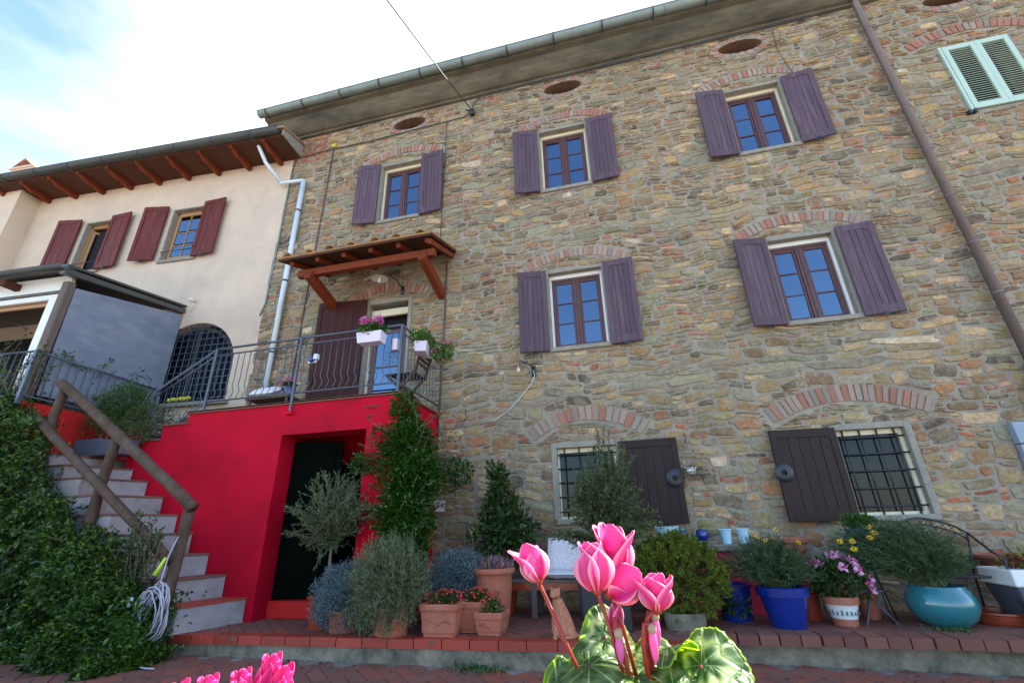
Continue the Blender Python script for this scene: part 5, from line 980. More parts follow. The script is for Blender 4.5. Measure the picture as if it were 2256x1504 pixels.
# bench and cushions
bn = thing('bench', 'dark wooden bench against the wall carrying a printed cushion', 'bench', (-1.3, 6.4, 0))
for k in range(4): obj('seat_slat', MB().box(-2.15, -.45, 6.12 + .12 * k, 6.22 + .12 * k, .38, .415), 'old_wood', bn, bevel=.005)
for x in (-2.1, -1.3, -.52): obj('leg', MB().box(x, x + .07, 6.12, 6.19, 0, .38), 'old_wood', bn, bevel=.004); obj('leg', MB().box(x, x + .07, 6.50, 6.57, 0, .85), 'old_wood', bn, bevel=.004)
for k in range(3): obj('back_slat', MB().box(-2.15, -.45, 6.52, 6.55, .52 + .12 * k, .60 + .12 * k), 'old_wood', bn, bevel=.004)
obj('apron', MB().box(-2.1, -.45, 6.13, 6.16, .30, .38), 'terracotta_dark', bn)
def cushion(nm, lab, boxes):
    t = thing(nm, lab, 'cushion', boxes[0][0]);
    for i, (c, s, r) in enumerate(boxes):
        b = MB(); n_ = 10; vs = []
        for side in (1, -1):
            for i_ in range(n_ + 1):
                for j_ in range(n_ + 1):
                    u, v_ = i_ / n_ * 2 - 1, j_ / n_ * 2 - 1; h = s[2] * (max(0, (1 - u ** 6) * (1 - v_ ** 6)) ** .5) * (1 - .35 * (math.cos(u * PI * 1.5) ** 2) * (math.cos(v_ * PI * 1.5) ** 2)) + .004; p = Vector((u * s[0] * (1 - .04 * v_ * v_), v_ * s[1] * (1 - .04 * u * u), side * h)); vs.append(tuple(r @ p + Vector(c)))
        m_ = (n_ + 1) ** 2; fs = [(sd * m_ + i_ * (n_ + 1) + j_, sd * m_ + (i_ + 1) * (n_ + 1) + j_, sd * m_ + (i_ + 1) * (n_ + 1) + j_ + 1, sd * m_ + i_ * (n_ + 1) + j_ + 1) for sd in (0, 1) for i_ in range(n_) for j_ in range(n_)]
        b.add(vs, fs); obj('back_pad' if i else 'seat_pad', b, 'cushion', t, True)
cushion('seat_cushion', 'white cushion with small flower print on the dark bench', [((-.88, 6.32, .465), (.25, .22, .045), Matrix.Identity(3)), ((-.88, 6.47, .68), (.25, .20, .045), rotx(math.radians(78)))])
cushion('seat_cushion', 'printed cotton pad hanging over the chair behind the cat', [((-.52, 6.05, .38), (.15, .20, .02), rotx(math.radians(62)) @ rotz(.15))])
chd = thing('garden_chair', 'dark wooden chair under the hanging printed pad, mostly hidden', 'chair', (-.45, 6.2, 0)); obj('seat', MB().box(-.72, -.25, 6.1, 6.5 - .0, .42, .45).box(-.72, -.25, 6.08, 6.10, .1, .45), 'blackbox', chd)
for x in (-.70, -.29): obj('leg', MB().box(x, x + .04, 6.10, 6.14, 0, .42), 'blackbox', chd)

# masonry ledge with pots
lg = thing('stone_ledge', 'stone topped crimson masonry ledge against the wall behind the pots', 'ledge', (1.1, 6.8, 0))
obj('top_slab', MB().box(.1, 2.02, 6.50, 6.99, .68, .76), 'concrete', lg, bevel=.012); obj('base', MB().box(.15, 1.97, 6.56, 6.99, 0, .68), 'crimson', lg)
def bucket(lab, c, rb, rt, h, m): t = thing('pot', lab, 'pot', c); obj('pot', MB().lathe([(.001, 0), (rb, 0), (rt, h - .01), (rt + .006, h), (rt - .006, h), (rb - .006, .01), (.001, .01)], c, 20), m, t, True).modifiers.new('e', 'EDGE_SPLIT').split_angle = .7; sc = MB(); [sc.sphere((c[0] + rt * math.cos(2 * PI * k / 16), c[1] + rt * math.sin(2 * PI * k / 16), c[2] + h), .010, 6, 4) for k in range(16)]; tag(obj('scalloped_rim', sc, m, t, True), kind='stuff')
bucket('pale blue scalloped tin pot on the ledge, left of the matching pair', (1.13, 6.68, .76), .050, .068, .165, 'ltblue'); bucket('pale blue scalloped tin pot on the ledge, right of the matching pair', (1.33, 6.68, .76), .050, .068, .165, 'ltblue')
bucket('wide pale blue bucket on the ledge behind the succulent bush', (.42, 6.66, .76), .11, .145, .21, 'ltblue')
t = thing('blue_jar', 'shiny cobalt blue lidded jar on the ledge', 'jar', (.60, 6.66, .76)); obj('jar', MB().lathe([(.001, 0), (.045, 0), (.065, .06), (.068, .11), (.055, .15), (.04, .165), (.001, .17)], (.60, 6.66, .76), 20), 'blue', t, True); obj('lid', MB().lathe([(.045, .165), (.048, .18), (.03, .20), (.001, .205)], (.60, 6.66, .76), 20), 'turq', t, True)
t = thing('bird_planter', 'blue round bodied planter with two dark wings on the ledge', 'planter', (.84, 6.66, .80)); obj('body', MB().lathe([(.001, 0), (.06, 0), (.075, .05), (.07, .10), (.055, .13), (.001, .12)], (.84, 6.66, .80), 20), 'blue', t, True)
for s in (-1, 1): obj('wing', MB().add([(.84 + s * .06, 6.64, .90), (.84 + s * .19, 6.66, .87), (.84 + s * .11, 6.64, .84), (.84 + s * .06, 6.64, .83), (.84 + s * .06, 6.69, .90), (.84 + s * .19, 6.68, .87), (.84 + s * .11, 6.69, .84), (.84 + s * .06, 6.69, .83)], [(0, 1, 2, 3), (7, 6, 5, 4), (0, 4, 5, 1), (1, 5, 6, 2), (2, 6, 7, 3)]), 'blackbox' if s > 0 else 'blue', t)
obj('base_block', MB().box(.72, 1.0, 6.55, 6.8, .762, .80), 'concrete', t); P, D = blob((.84, 6.66, .95), (.03, .03, .03), 30); foliage('foliage', P, D, .03, .012, 'l_bright', t)
pot('clay_trough', 'long terracotta trough with rounded rim on the ledge end', (1.78, 6.60, .76), [(.001, -.08), (.19, -.08), (.20, .0), (.245, .01), (.25, .05), (.22, .06), (.19, .03), (.001, .0)], 'terracotta', 'planter')
pot('terracotta_pot', 'terracotta pot lying tilted at the foot of the ledge end', (1.86, 6.35, .30), potprof(.10, .14, .24), 'terracotta')
# hanging blue pot on iron stand
t = thing('plant_stand', 'black wire plant stand with small folding feet beside the mesh chair', 'stand', (2.5, 6.35, 0))
lg_ = MB()
for a in (.5, 2.6, 4.7): ca, sa = math.cos(a), math.sin(a); obj('leg', MB().tube([(2.5 + .15 * ca, 6.35 + .15 * sa, .93), (2.5 + .10 * ca, 6.35 + .10 * sa, .68), (2.5 + .02 * ca, 6.35 + .02 * sa, .62), (2.5 + .05 * ca, 6.35 + .05 * sa, .40), (2.5 + .16 * ca, 6.35 + .16 * sa, .0)], .008, 6), 'black_iron', t, True)
obj('ring', MB().tube([(2.5 + .15 * math.cos(k * PI / 8), 6.35 + .15 * math.sin(k * PI / 8), .90) for k in range(17)], .006, 6), 'black_iron', t, True); obj('ring', MB().tube([(2.5 + .10 * math.cos(k * PI / 8), 6.35 + .10 * math.sin(k * PI / 8), .68) for k in range(17)], .006, 6), 'black_iron', t, True)
t = pot('blue_pot', 'cobalt blue pot of bright green fern held in the wire stand', (2.5, 6.35, .69), potprof(.095, .135, .22, .02, .0), 'blue', soil=(.1, .19)); P, D = blob((2.5, 6.33, .98), (.20, .15, .09), 1300, nclump=20, cl=.4); foliage('foliage', P, D, .032, .016, 'l_ivy', t, colors=[(1, 1, 1), (1.5, 1.4, 1)])
# mesh iron chair
t = thing('mesh_chair', 'black iron garden chair with rounded mesh back behind the turquoise pot', 'chair', (3.2, 6.45, 0)); c0 = (3.22, 6.42)
arc_ = [(c0[0] - .33 + .66 * k / 12, c0[1] + .22 * math.sin(PI * k / 12), .84 + .16 * math.sin(PI * k / 12) ** .7) for k in range(13)]
obj('back_frame', MB().tube(arc_, .012, 6).tube([(x, y, z - .07) for x, y, z in arc_], .008, 6), 'black_iron', t, True)
g = MB()
for k in range(12):
    x, y, z = arc_[k]; x2, y2, z2 = arc_[k + 1]; g.tube([(x, y, z), (x2, y2, z2 - .07)], .004, 4); g.tube([(x, y, z - .07), (x2, y2, z2)], .004, 4)
obj('scroll_work', g, 'black_iron', t)
g = MB()
for k in range(49):
    f_ = k / 48 * 12; i_ = min(11, int(f_)); q = f_ - i_; a_, b_ = arc_[i_], arc_[i_ + 1]; x, y, z = [a_[j] * (1 - q) + b_[j] * q for j in range(3)]; g.tube([(x, y, z - .07), (c0[0] + (x - c0[0]) * .85, y, .44)], .0022, 3)
for k in range(24):
    z = .46 + .019 * k; g.tube([(c0[0] + (x - c0[0]) * (.85 + .15 * (z - .44) / .45), y, min(z, zz - .075)) for x, y, zz in arc_], .0022, 3)
tag(obj('mesh_back', g, 'black_iron', t), kind='stuff')
obj('seat', MB().box(2.96, 3.48, 6.15, 6.60, .42, .44), 'black_iron', t, bevel=.01)
for s in (-1, 1): obj('arm', MB().tube([(c0[0] + s * .33, c0[1], .84), (c0[0] + s * .36, 6.2, .66), (c0[0] + s * .35, 6.05, .62), (c0[0] + s * .33, 6.02, .0)], .011, 6), 'black_iron', t, True); obj('leg', MB().tube([(c0[0] + s * .33, c0[1], .84), (c0[0] + s * .30, 6.5, .42), (c0[0] + s * .33, 6.6, 0)], .011, 6), 'black_iron', t, True)
fc = thing('folding_stool', 'light grey folding stool feet behind the pots', 'stool', (2.35, 6.3, 0)); 
for x, y in ((2.18, 6.0), (2.50, 6.05), (2.30, 6.3)): obj('leg', MB().tube([(x, y, 0), (2.34 - (x - 2.34) * .2, 6.2, .30)], .007, 6), 'iron', fc, True)
obj('seat', MB().box(2.24, 2.46, 6.1, 6.3, .30, .315), 'iron', fc, bevel=.004)
# right wicker planter
t = thing('wicker_planter', 'tall grey wicker planter with white rim and red yellow foliage at the right edge', 'planter', (3.72, 6.2, 0)); obj('basket', MB().add([(3.62, 6.0, 0), (4.3, 6.0, 0), (4.3, 6.4, 0), (3.62, 6.4, 0), (3.54, 5.96, .36), (4.4, 5.96, .36), (4.4, 6.44, .36), (3.54, 6.44, .36)], [(3, 2, 1, 0), (4, 5, 6, 7), (0, 1, 5, 4), (1, 2, 6, 5), (2, 3, 7, 6), (3, 0, 4, 7)]), 'wicker', t, bevel=.01); obj('rim_band', MB().box(3.53, 4.41, 5.95, 6.45, .361, .51), 'white', t, bevel=.01)
P, D = blob((3.92, 6.15, .56), (.42, .2, .09), 900, nclump=24); foliage('foliage', P, D, .06, .022, 'l_autumn', t, colors=[(.22, .20, .02), (.35, .30, .03), (.25, .02, .03), (.10, .14, .02), (.35, .04, .03)])
t = pot('clay_trough', 'pale terracotta bowl rim behind the wicker planter', (3.95, 6.7, .45), potprof(.16, .28, .16), 'terracotta', 'planter'); obj('pedestal', MB().lathe([(.13, 0), (.10, .2), (.13, .45)], (3.95, 6.7, 0), 16), 'terracotta', t, True)

# bundt moulds, hanging pot, number sign, small things on the wall
def mould(lab, c, R, r, m): t = tag(obj('cake_mould', MB().lathe([(R * .35, 0), (R * .38, -r * .9), (R * .6, -r * 1.25), (R * .85, -r * .9), (R, 0), (R * 1.02, .004), (R, .012), (R * .35, .012)], (0, 0, 0), 72, flute=.045, fn=16), m, None, True, loc=c), lab, 'cake mould'); t.rotation_euler = (-PI / 2 * -1, 0, 0); return t
mould('black fluted ring mould hung on the left ground floor shutter', (.645, 6.88, 1.59), .125, .06, 'black_iron'); mould('black fluted ring mould hung on the right ground floor shutter', (2.01, 6.84, 1.59), .115, .06, 'black_iron'); mould('small grey fluted mould hanging low beside the left shutter', (.66, 6.90, 1.13), .105, .05, 'iron')
t = thing('hanging_pot', 'tiny white pot of dry trailing stems hanging from a wall hook', 'hanging pot', (.87, 6.85, 1.6)); obj('pot', MB().lathe([(.001, 0), (.05, 0), (.065, .09), (.055, .09), (.001, .07)], (.87, 6.85, 1.63), 16), 'white', t, True); obj('wires', MB().tube([(.82, 6.85, 1.72), (.86, 6.93, 2.12)], .002, 4).tube([(.93, 6.85, 1.72), (.86, 6.93, 2.12)], .002, 4), 'black_iron', t); obj('hook', MB().tube([(.86, 6.93, 2.08), (.88, 6.92, 2.16), (.87, 6.99, 2.20)], .010, 5), 'rust', t, True)
P, D = blob((.90, 6.82, 1.66), (.22, .08, .10), 260); foliage('foliage', P, D + np.array([0, 0, -.4]), .04, .012, 'l_autumn', t, colors=[(.16, .12, .03), (.22, .14, .05), (.10, .13, .04)])
sg = thing('number_sign', 'small white ceramic house number plate reading 60/4 on the wall beside the vine', 'sign', (-2.92, 6.97, 1.35)); 
obj('plate', MB().box(-.115, .115, -.014, 0, -.085, .085), 'sign', sg, bevel=.004, world=False)
def text(s_, loc, size, m, parent, ext=.002):
    cu_ = bpy.data.curves.new('lettering', 'FONT'); cu_.body = s_; cu_.size = size; cu_.align_x = 'CENTER'; cu_.align_y = 'CENTER'; cu_.extrude = ext; tmp = bpy.data.objects.new('lettering', cu_); COL.objects.link(tmp); bpy.context.view_layer.update(); me = bpy.data.meshes.new_from_object(tmp.evaluated_get(bpy.context.evaluated_depsgraph_get())); bpy.data.objects.remove(tmp); me.materials.clear(); me.materials.append(M[m]); o = link('lettering', me, parent, world=False); o.location = loc; o.rotation_euler = (PI / 2, 0, 0); return o
text('60/4', (0, -.0165, 0), .13, 'ink', sg)
# hose
hs = MB(); pts = []
for k in range(160):
    a = k * .42; r = .16 + .05 * math.sin(k * .37) + .02 * math.sin(k * 1.3); pts.append((-5.04 + r * math.cos(a) * .8 + .03 * math.sin(k * .11), 4.42 + .05 * math.sin(k * .23), .28 + (r + .06) * math.sin(a) * 1.05 + .02 * math.sin(k * .19)))
hs.tube(pts, .0085, 6); hs.tube([(-5.14, 4.60, 1.02), (-5.17, 4.56, .8), (-5.10, 4.48, .55), (-5.05, 4.44, .4)], .0085, 6); hs.tube([(-5.05, 4.42, .12), (-5.12, 4.36, -.05), (-4.95, 4.30, -.165), (-4.8, 4.28, -.17), (-4.72, 4.30, -.175)], .0085, 6); hs.tube([(-5.0, 4.42, .1), (-5.2, 4.34, -.12), (-5.35, 4.28, -.16), (-5.5, 4.26, -.17)], .0085, 6)
ht = thing('garden_hose', 'coiled grey garden hose hanging on the lowest log post', 'hose', (-5.05, 4.45, .2)); obj('hose', hs, 'hose', ht, True); obj('nozzle', MB().tube([(-5.20, 4.56, .80), (-5.26, 4.53, .62)], [.016, .026], 10), 'lime', ht, True); obj('nozzle_tip', MB().tube([(-5.26, 4.53, .62), (-5.275, 4.52, .57)], [.027, .022], 10), 'ink', ht, True); obj('tap_fitting', MB().tube([(-5.35, 4.40, .42), (-5.36, 4.40, .33)], .022, 8), 'ltblue', ht, True); obj('hook', MB().tube([(-5.2, 4.64, .46), (-5.1, 4.50, .43), (-4.95, 4.44, .44)], .010, 5), 'black_iron', ht, True)

# balcony things
def flower_box(name, lab, c, rz, w_, m='lilac', tilt=0):
    t = thing(name, lab, 'flower box', c, rz); b = MB().add([(-w_ / 2 + .02, -.08, -.07), (w_ / 2 - .02, -.08, -.07), (w_ / 2 - .02, .08, -.07), (-w_ / 2 + .02, .08, -.07), (-w_ / 2, -.10, .09), (w_ / 2, -.10, .09), (w_ / 2, .10, .09), (-w_ / 2, .10, .09)], [(3, 2, 1, 0), (0, 1, 5, 4), (1, 2, 6, 5), (2, 3, 7, 6), (3, 0, 4, 7)]).box(-w_ / 2 + .01, w_ / 2 - .01, -.09, .09, .05, .06)
    obj('box', b, m, t, bevel=.004, world=False); return t
t = flower_box('flower_box', 'lilac window box of crimson and white cyclamen hooked on the front railing', (-3.42, 5.46, 3.62), .02, .40)
P, D = blob((-3.42, 5.44, 3.75), (.22, .11, .07), 420, nclump=14); foliage('foliage', P, D, .07, .055, 'l_dark', t, colors=[(1.3, 1.3, 1.3), (2, 2, 1.8)])
for cxx in (-3.54, -3.34): fl_ = np.array([cxx, 5.44, 3.90]) + sph(85) * np.array([.09, .07, .075]); foliage('flowers', fl_, RNG.normal(size=(85, 3)) * .5 + np.array([0, 0, .7]), .045, .028, 'p_rose', t, colors=[(1, 1, 1), (1.6, 2.5, 2), (1.5, 9, 4)])
t = flower_box('flower_box', 'lilac window box with pink trailing flowers hooked on the side railing', (-2.88, 6.05, 3.60), PI / 2 + .25, .38)
P, D = blob((-2.86, 6.05, 3.78), (.16, .30, .12), 500, nclump=14); foliage('foliage', P, D, .07, .03, 'l_bright', t); posy(t, (-2.62, 6.25, 3.62), (.20, .15, .20), 420, .06, 'l_bright', 9, .04, 'p_pink', fz=0)
t = pot('tin_pot', 'lilac tin pot hanging tilted inside the balcony corner', (-3.12, 5.66, 3.48), potprof(.06, .08, .17, .01, 0), 'lilac', 'pot'); P, D = blob((-3.2, 5.68, 3.38), (.12, .08, .16), 160); foliage('foliage', P, D, .03, .008, 'l_autumn', t, colors=[(.14, .10, .04), (.10, .10, .04)])
t = thing('balcony_table', 'low dark table on the balcony beside the white pipe', 'table', (-5.3, 6.0, 2.82)); obj('tabletop', MB().box(-5.75, -4.95, 5.75, 6.2, 2.98, 3.01), 'old_wood', t, bevel=.004)
for x in (-5.7, -5.02): obj('leg', MB().box(x, x + .03, 5.78, 5.81, 2.822, 2.98), 'old_wood', t); obj('leg', MB().box(x, x + .03, 6.13, 6.16, 2.822, 2.98), 'old_wood', t)
cushion('pillow', 'pale pink printed pillow lying on the low balcony table', [((-5.42, 5.80, 3.10), (.22, .14, .06), rotx(.5))])
t = pot('blue_pot', 'small cobalt pot of magenta geranium on the balcony table', (-5.13, 5.95, 3.012), potprof(.07, .10, .17), 'blue'); P, D = blob((-5.13, 5.95, 3.22), (.12, .1, .05), 200); foliage('foliage', P, D, .05, .04, 'l_dark', t); fl_ = np.array([-5.18, 5.93, 3.30]) + sph(90) * np.array([.13, .08, .05]); foliage('flowers', fl_, RNG.normal(size=(90, 3)), .03, .024, 'p_pink', t)
t = thing('folding_chair', 'weathered wooden folding chair at the right end of the balcony', 'chair', (-3.2, 6.25, 2.82))
for s in (0, .38):
    obj('leg', MB().beam((-3.42, 6.1 + s, 2.83), (-3.0, 6.1 + s, 3.32), .03, .045), 'log', t); obj('leg', MB().beam((-3.02, 6.1 + s, 2.83), (-3.50, 6.1 + s, 3.28), .03, .045), 'log', t); obj('back_post', MB().beam((-3.02, 6.1 + s, 3.25), (-2.98 + .06, 6.1 + s, 3.62), .03, .04), 'log', t)
for k in range(5): obj('seat_slat', MB().box(-3.46 + .095 * k, -3.39 + .095 * k, 6.08, 6.5, 3.27, 3.285), 'log', t)
for k in range(3): obj('back_slat', MB().box(-2.97 + .01 * k, -2.955 + .01 * k, 6.08, 6.5, 3.40 + .08 * k, 3.45 + .08 * k), 'log', t)
t = thing('rail_lamp', 'small round chrome and blue lantern on the balcony railing before the brown shutter', 'lantern', (-4.45, 5.53, 3.45)); obj('lamp_body', MB().sphere((-4.45, 5.53, 3.45), (.05, .04, .05), 10, 8), 'blue', t, True); obj('lamp_bracket', MB().box(-4.52, -4.38, 5.55, 5.57, 3.40, 3.50).box(-4.40, -4.34, 5.50, 5.56, 3.44, 3.52), 'pvc', t)
t = thing('small_chair', 'small dark wooden chair standing on the upper steps', 'chair', (-7.1, 6.0, 2.43)); obj('seat', MB().box(-7.3, -6.95, 5.75, 6.05, 2.62, 2.65), 'old_wood', t)
for x in (-7.29, -6.99): obj('leg', MB().box(x, x + .03, 5.76, 5.79, 2.43, 2.62), 'old_wood', t); obj('leg', MB().box(x, x + .03, 6.02, 6.05, 2.43, 2.88), 'old_wood', t)
obj('back_slat', MB().box(-7.3, -6.95, 6.03, 6.045, 2.78, 2.88), 'old_wood', t)
t = thing('lemons', 'yellow lemons in a row on the arched window sill', 'fruit', (-8.4, 6.8, 3.44)); [obj('lemon', MB().sphere((-8.62 + .09 * k, 6.82, 3.50 + .01 * (k % 2)), (.055, .045, .042), 8, 6), 'p_yel' if 'p_yel' in M else mat('lemon_skin', (.6, .55, .02), .4, .1), t, True) for k in range(6)]

# ================================================================== CYCLAMENS in the foreground
pink = bpy.data.materials.new('cyclamen_petal'); pink.use_nodes = True; q = pink.node_tree; nd = q.nodes; L_ = q.links.new; p = nd['Principled BSDF']; p.inputs['Roughness'].default_value = .45
at = nd.new('ShaderNodeAttribute'); at.attribute_name = 'Col'; wv = nd.new('ShaderNodeTexNoise'); wv.inputs['Scale'].default_value = 90; tcn = nd.new('ShaderNodeTexCoord'); L_(tcn.outputs['Object'], wv.inputs[0]); mr = nd.new('ShaderNodeMapRange'); mr.inputs[3].default_value = .9; mr.inputs[4].default_value = 1.1; L_(wv.outputs[0], mr.inputs[0]); vm = nd.new('ShaderNodeVectorMath'); vm.operation = 'SCALE'; L_(at.outputs['Color'], vm.inputs[0]); L_(mr.outputs[0], vm.inputs['Scale']); L_(vm.outputs[0], p.inputs['Base Color'])
tr = nd.new('ShaderNodeBsdfTranslucent'); L_(vm.outputs[0], tr.inputs[0]); ms = nd.new('ShaderNodeMixShader'); ms.inputs[0].default_value = .42; L_(p.outputs[0], ms.inputs[1]); L_(tr.outputs[0], ms.inputs[2]); L_(ms.outputs[0], nd['Material Output'].inputs[0])
M['cyc_stem'] = mat('cyclamen_stem', (.33, .035, .02), .4, .2, 40, 0, trans=.2)
leafm = bpy.data.materials.new('cyclamen_leaf'); leafm.use_nodes = True; q = leafm.node_tree; nd = q.nodes; L_ = q.links.new; p = nd['Principled BSDF']; p.inputs['Roughness'].default_value = .32
at = nd.new('ShaderNodeAttribute'); at.attribute_name = 'Col'; tr = nd.new('ShaderNodeBsdfTranslucent'); gm = nd.new('ShaderNodeMix'); gm.data_type = 'RGBA'; gm.blend_type = 'MULTIPLY'; gm.inputs[0].default_value = 1; gm.inputs[7].default_value = (4.6, 3.9, .22, 1); L_(at.outputs['Color'], gm.inputs[6]); L_(gm.outputs[2], tr.inputs[0]); L_(at.outputs['Color'], p.inputs['Base Color']); ms = nd.new('ShaderNodeMixShader'); ms.inputs[0].default_value = .5; L_(p.outputs[0], ms.inputs[1]); L_(tr.outputs[0], ms.inputs[2]); L_(ms.outputs[0], nd['Material Output'].inputs[0])
vz = nd.new('ShaderNodeTexVoronoi'); vz.feature = 'DISTANCE_TO_EDGE'; vz.inputs['Scale'].default_value = 70; tcn = nd.new('ShaderNodeTexCoord'); L_(tcn.outputs['Object'], vz.inputs[0]); mr = nd.new('ShaderNodeMapRange'); mr.inputs[2].default_value = .12; L_(vz.outputs[0], mr.inputs[0]); bp = nd.new('ShaderNodeBump'); bp.inputs['Strength'].default_value = .6; bp.inputs['Distance'].default_value = .002; L_(mr.outputs[0], bp.inputs['Height']); L_(bp.outputs[0], p.inputs['Normal'])
def grid_mesh(name, fn, nu, nv, m, colfn, parent, thick=.0006):
    vs = [fn(i / nu, j / nv) for i in range(nu + 1) for j in range(nv + 1)]; fs = [(i * (nv + 1) + j, (i + 1) * (nv + 1) + j, (i + 1) * (nv + 1) + j + 1, i * (nv + 1) + j + 1) for i in range(nu) for j in range(nv)]
    me = bpy.data.meshes.new(name); me.from_pydata(vs, [], fs); me.materials.append(m); ca = me.color_attributes.new('Col', 'FLOAT_COLOR', 'POINT')
    arr = []
    for i in range(nu + 1):
        for j in range(nv + 1): arr += [*colfn(i / nu, j / nv), 1.0]
    ca.data.foreach_set('color', arr); me.polygons.foreach_set('use_smooth', [True] * len(me.polygons)); o = link(name, me, parent); s_ = o.modifiers.new('s', 'SOLIDIFY'); s_.thickness = thick; return o
mag = [1.0]
def petal(base, axis, out, L, W, open_, curl, parent, twist=0.0):
    """blade from base, rising along axis, leaning to out by open_, tip curled by curl"""
    base, axis, out = Vector(base), Vector(axis).normalized(), Vector(out); out = (out - axis * out.dot(axis)).normalized(); sd = axis.cross(out)
    wf = random.uniform(0, 6)
    def fn(u, v):
        t = u; w_ = .92 * W * (math.sin(PI * min(1, t * .93 + .04) ** .85)) ** .75 * (.5) + W * .05 * (1 - t); s_ = (v * 2 - 1); r = .22 * L * open_ * math.sin(t * PI * .62) + L * curl * max(0, t - .62) ** 2 * 2.2
        cup = -.38 * W * s_ * s_ * math.sin(PI * min(t + .05, 1)); tw = twist * t; c_, n_ = math.cos(tw), math.sin(tw); a = s_ * w_ ; ruff = .012 * L * math.sin(s_ * 5 + t * 9 + wf) * abs(s_)
        return tuple(base + axis * (L * (t - .06 * open_ * t * t)) + (out * (r + cup + ruff)) * c_ + out * (.35 * L * open_ * t) + sd * a * c_ + out * a * n_)
    def cf(u, v): e = max(0, 1 - u * 3.2); edge = abs(v * 2 - 1) ** 10; vein = .07 * math.sin(v * 34 + u * 3); k_ = mag[0]; return (min(.92, .80 + .1 * edge), max(.008, (.055 * (1 - e) * (1 + vein) + .38 * edge) * k_ + .02 * u), max(.04, (.33 * (1 - e) + .20 * edge) * (.6 + .4 * k_) + .10 * e))  # pale rims paint the white sun highlight into the petal edges
    return grid_mesh('petal', fn, 16, 10, pink, cf, parent)
def cyc_flower(base, axis, petals, parent, L=.045, W=.027):
    fl = None; b = MB().sphere(base, .0045, 8, 6); fl = obj('flower', b, 'cyc_stem', parent, True)
    for (ang, op, cu, lf, wf, tw) in petals:
        ax = Vector(axis).normalized(); u_ = ax.orthogonal(); u_ = Vector((1, 0, 0)) - ax * ax.x; u_.normalize(); w_ = ax.cross(u_); petal(base, ax, u_ * math.cos(ang) + w_ * math.sin(ang), L * lf, W * wf, op, cu, fl, tw)
    return fl
CY = thing('cyclamen_plant', 'pink cyclamen in bright sunlight in front of the lens, centre', 'potted plant', (0, .5, .70))
def cstem(pts, r=.0019): obj('flower_stem', MB().tube(pts, r, 8), 'cyc_stem', CY, True)
y_ = .5
cyc_flower((-.098, y_, .979), (-.32, 0, 1), [(PI, .9, .15, 1.0, 1.1, .1), (-PI / 2, .45, .05, .98, 1.15, 0), (-.2, .55, -.1, .85, 1.0, .3), (1.6, .4, 0, .9, 1, 0), (0.1, .9, -.4, .45, .9, .5)], CY, .038, .027); cstem([(-.058, .495, .895), (-.075, .497, .93), (-.098, .5, .978)])
cyc_flower((-.040, y_ - .01, .9715), (-.06, 0, 1), [(-PI / 2 - .5, .30, .0, 1.0, 1.25, 0), (-PI / 2 + .55, .32, .05, .97, 1.25, .1), (PI, .45, .05, 1.02, 1.1, 0), (.1, .4, 0, 1.0, 1.1, 0), (PI / 2, .3, 0, .95, 1.2, 0)], CY, .044, .028); cstem([(-.022, .492, .90), (-.030, .491, .935), (-.040, .49, .971)])
cyc_flower((-.022, y_ + .015, .980), (.05, 0, 1), [(PI - .4, .75, .1, 1.15, 1.1, .2), (-PI / 2 - .3, .3, 0, 1.15, 1.2, 0), (0, .75, .05, 1.05, 1.25, -.3), (1.2, .4, .1, 1.1, 1.1, 0), (2.4, .6, 0, 1.2, 1.1, .2)], CY, .044, .029)
cyc_flower((-.030, y_, .967), (.9, 0, .62), [(-PI / 2, .35, .15, .92, 1.35, .2), (PI / 2 - .4, .5, .1, .8, 1.2, 0), (0, .8, .2, .4, .8, .2)], CY, .042, .030); cstem([(-.012, .503, .90), (-.020, .502, .94), (-.028, .503, .967)])
cyc_flower((.013, y_, .955), (.0, 0, 1), [(PI, 1.25, -.1, .95, 1.2, .1), (-PI / 2 - .5, .65, .05, .85, 1.2, 0), (0, 1.15, -.35, .9, 1.1, -.2), (-PI / 2 + .7, .5, .1, .95, 1.1, .3), (PI / 2, .6, .1, .9, 1.2, 0)], CY, .034, .026); cstem([(-.001, .50, .905), (-.002, .50, .93), (.003, .499, .948), (.012, .50, .957)])
def bud(a, pts, L=.024, W=.0065):
    cstem(pts, .0022); b = MB(); a = Vector(a); b.lathe([(.0005, -L), (W * .45, -L * .75), (W * .6, -L * .4), (W * .5, -L * .12), (W * .35, 0), (.0006, .002)], tuple(a), 10); o = obj('bud', b, pink, CY, True); me = o.data; ca = me.color_attributes.new('Col', 'FLOAT_COLOR', 'POINT'); ca.data.foreach_set('color', [*(.78, .15, .42), 1.0] * len(me.vertices)); obj('calyx', MB().sphere(tuple(a + Vector((0, 0, .001))), (.0042, .0042, .005), 8, 6), 'l_bud' if 'l_bud' in M else M.setdefault('l_bud', mat('bud_calyx', (.30, .20, .12), .5, .2)), o, True)
bud((.006, .492, .940), [(-.002, .495, .90), (-.003, .494, .93), (.000, .493, .945), (.005, .492, .944)], .026); bud((.010, .503, .948), [(.003, .503, .90), (.002, .503, .935), (.005, .503, .953), (.010, .503, .951)], .024); bud((-.024, .488, .936), [(-.018, .492, .895), (-.020, .490, .92), (-.027, .489, .95)], .022)
cyc_flower((-.027, y_ + .004, .937), (.12, 0, 1), [(-PI / 2, .15, 0, 1, .8, 0), (PI / 2, .15, 0, 1, .8, 0), (0, .25, 0, .95, .7, 0)], CY, .026, .018)
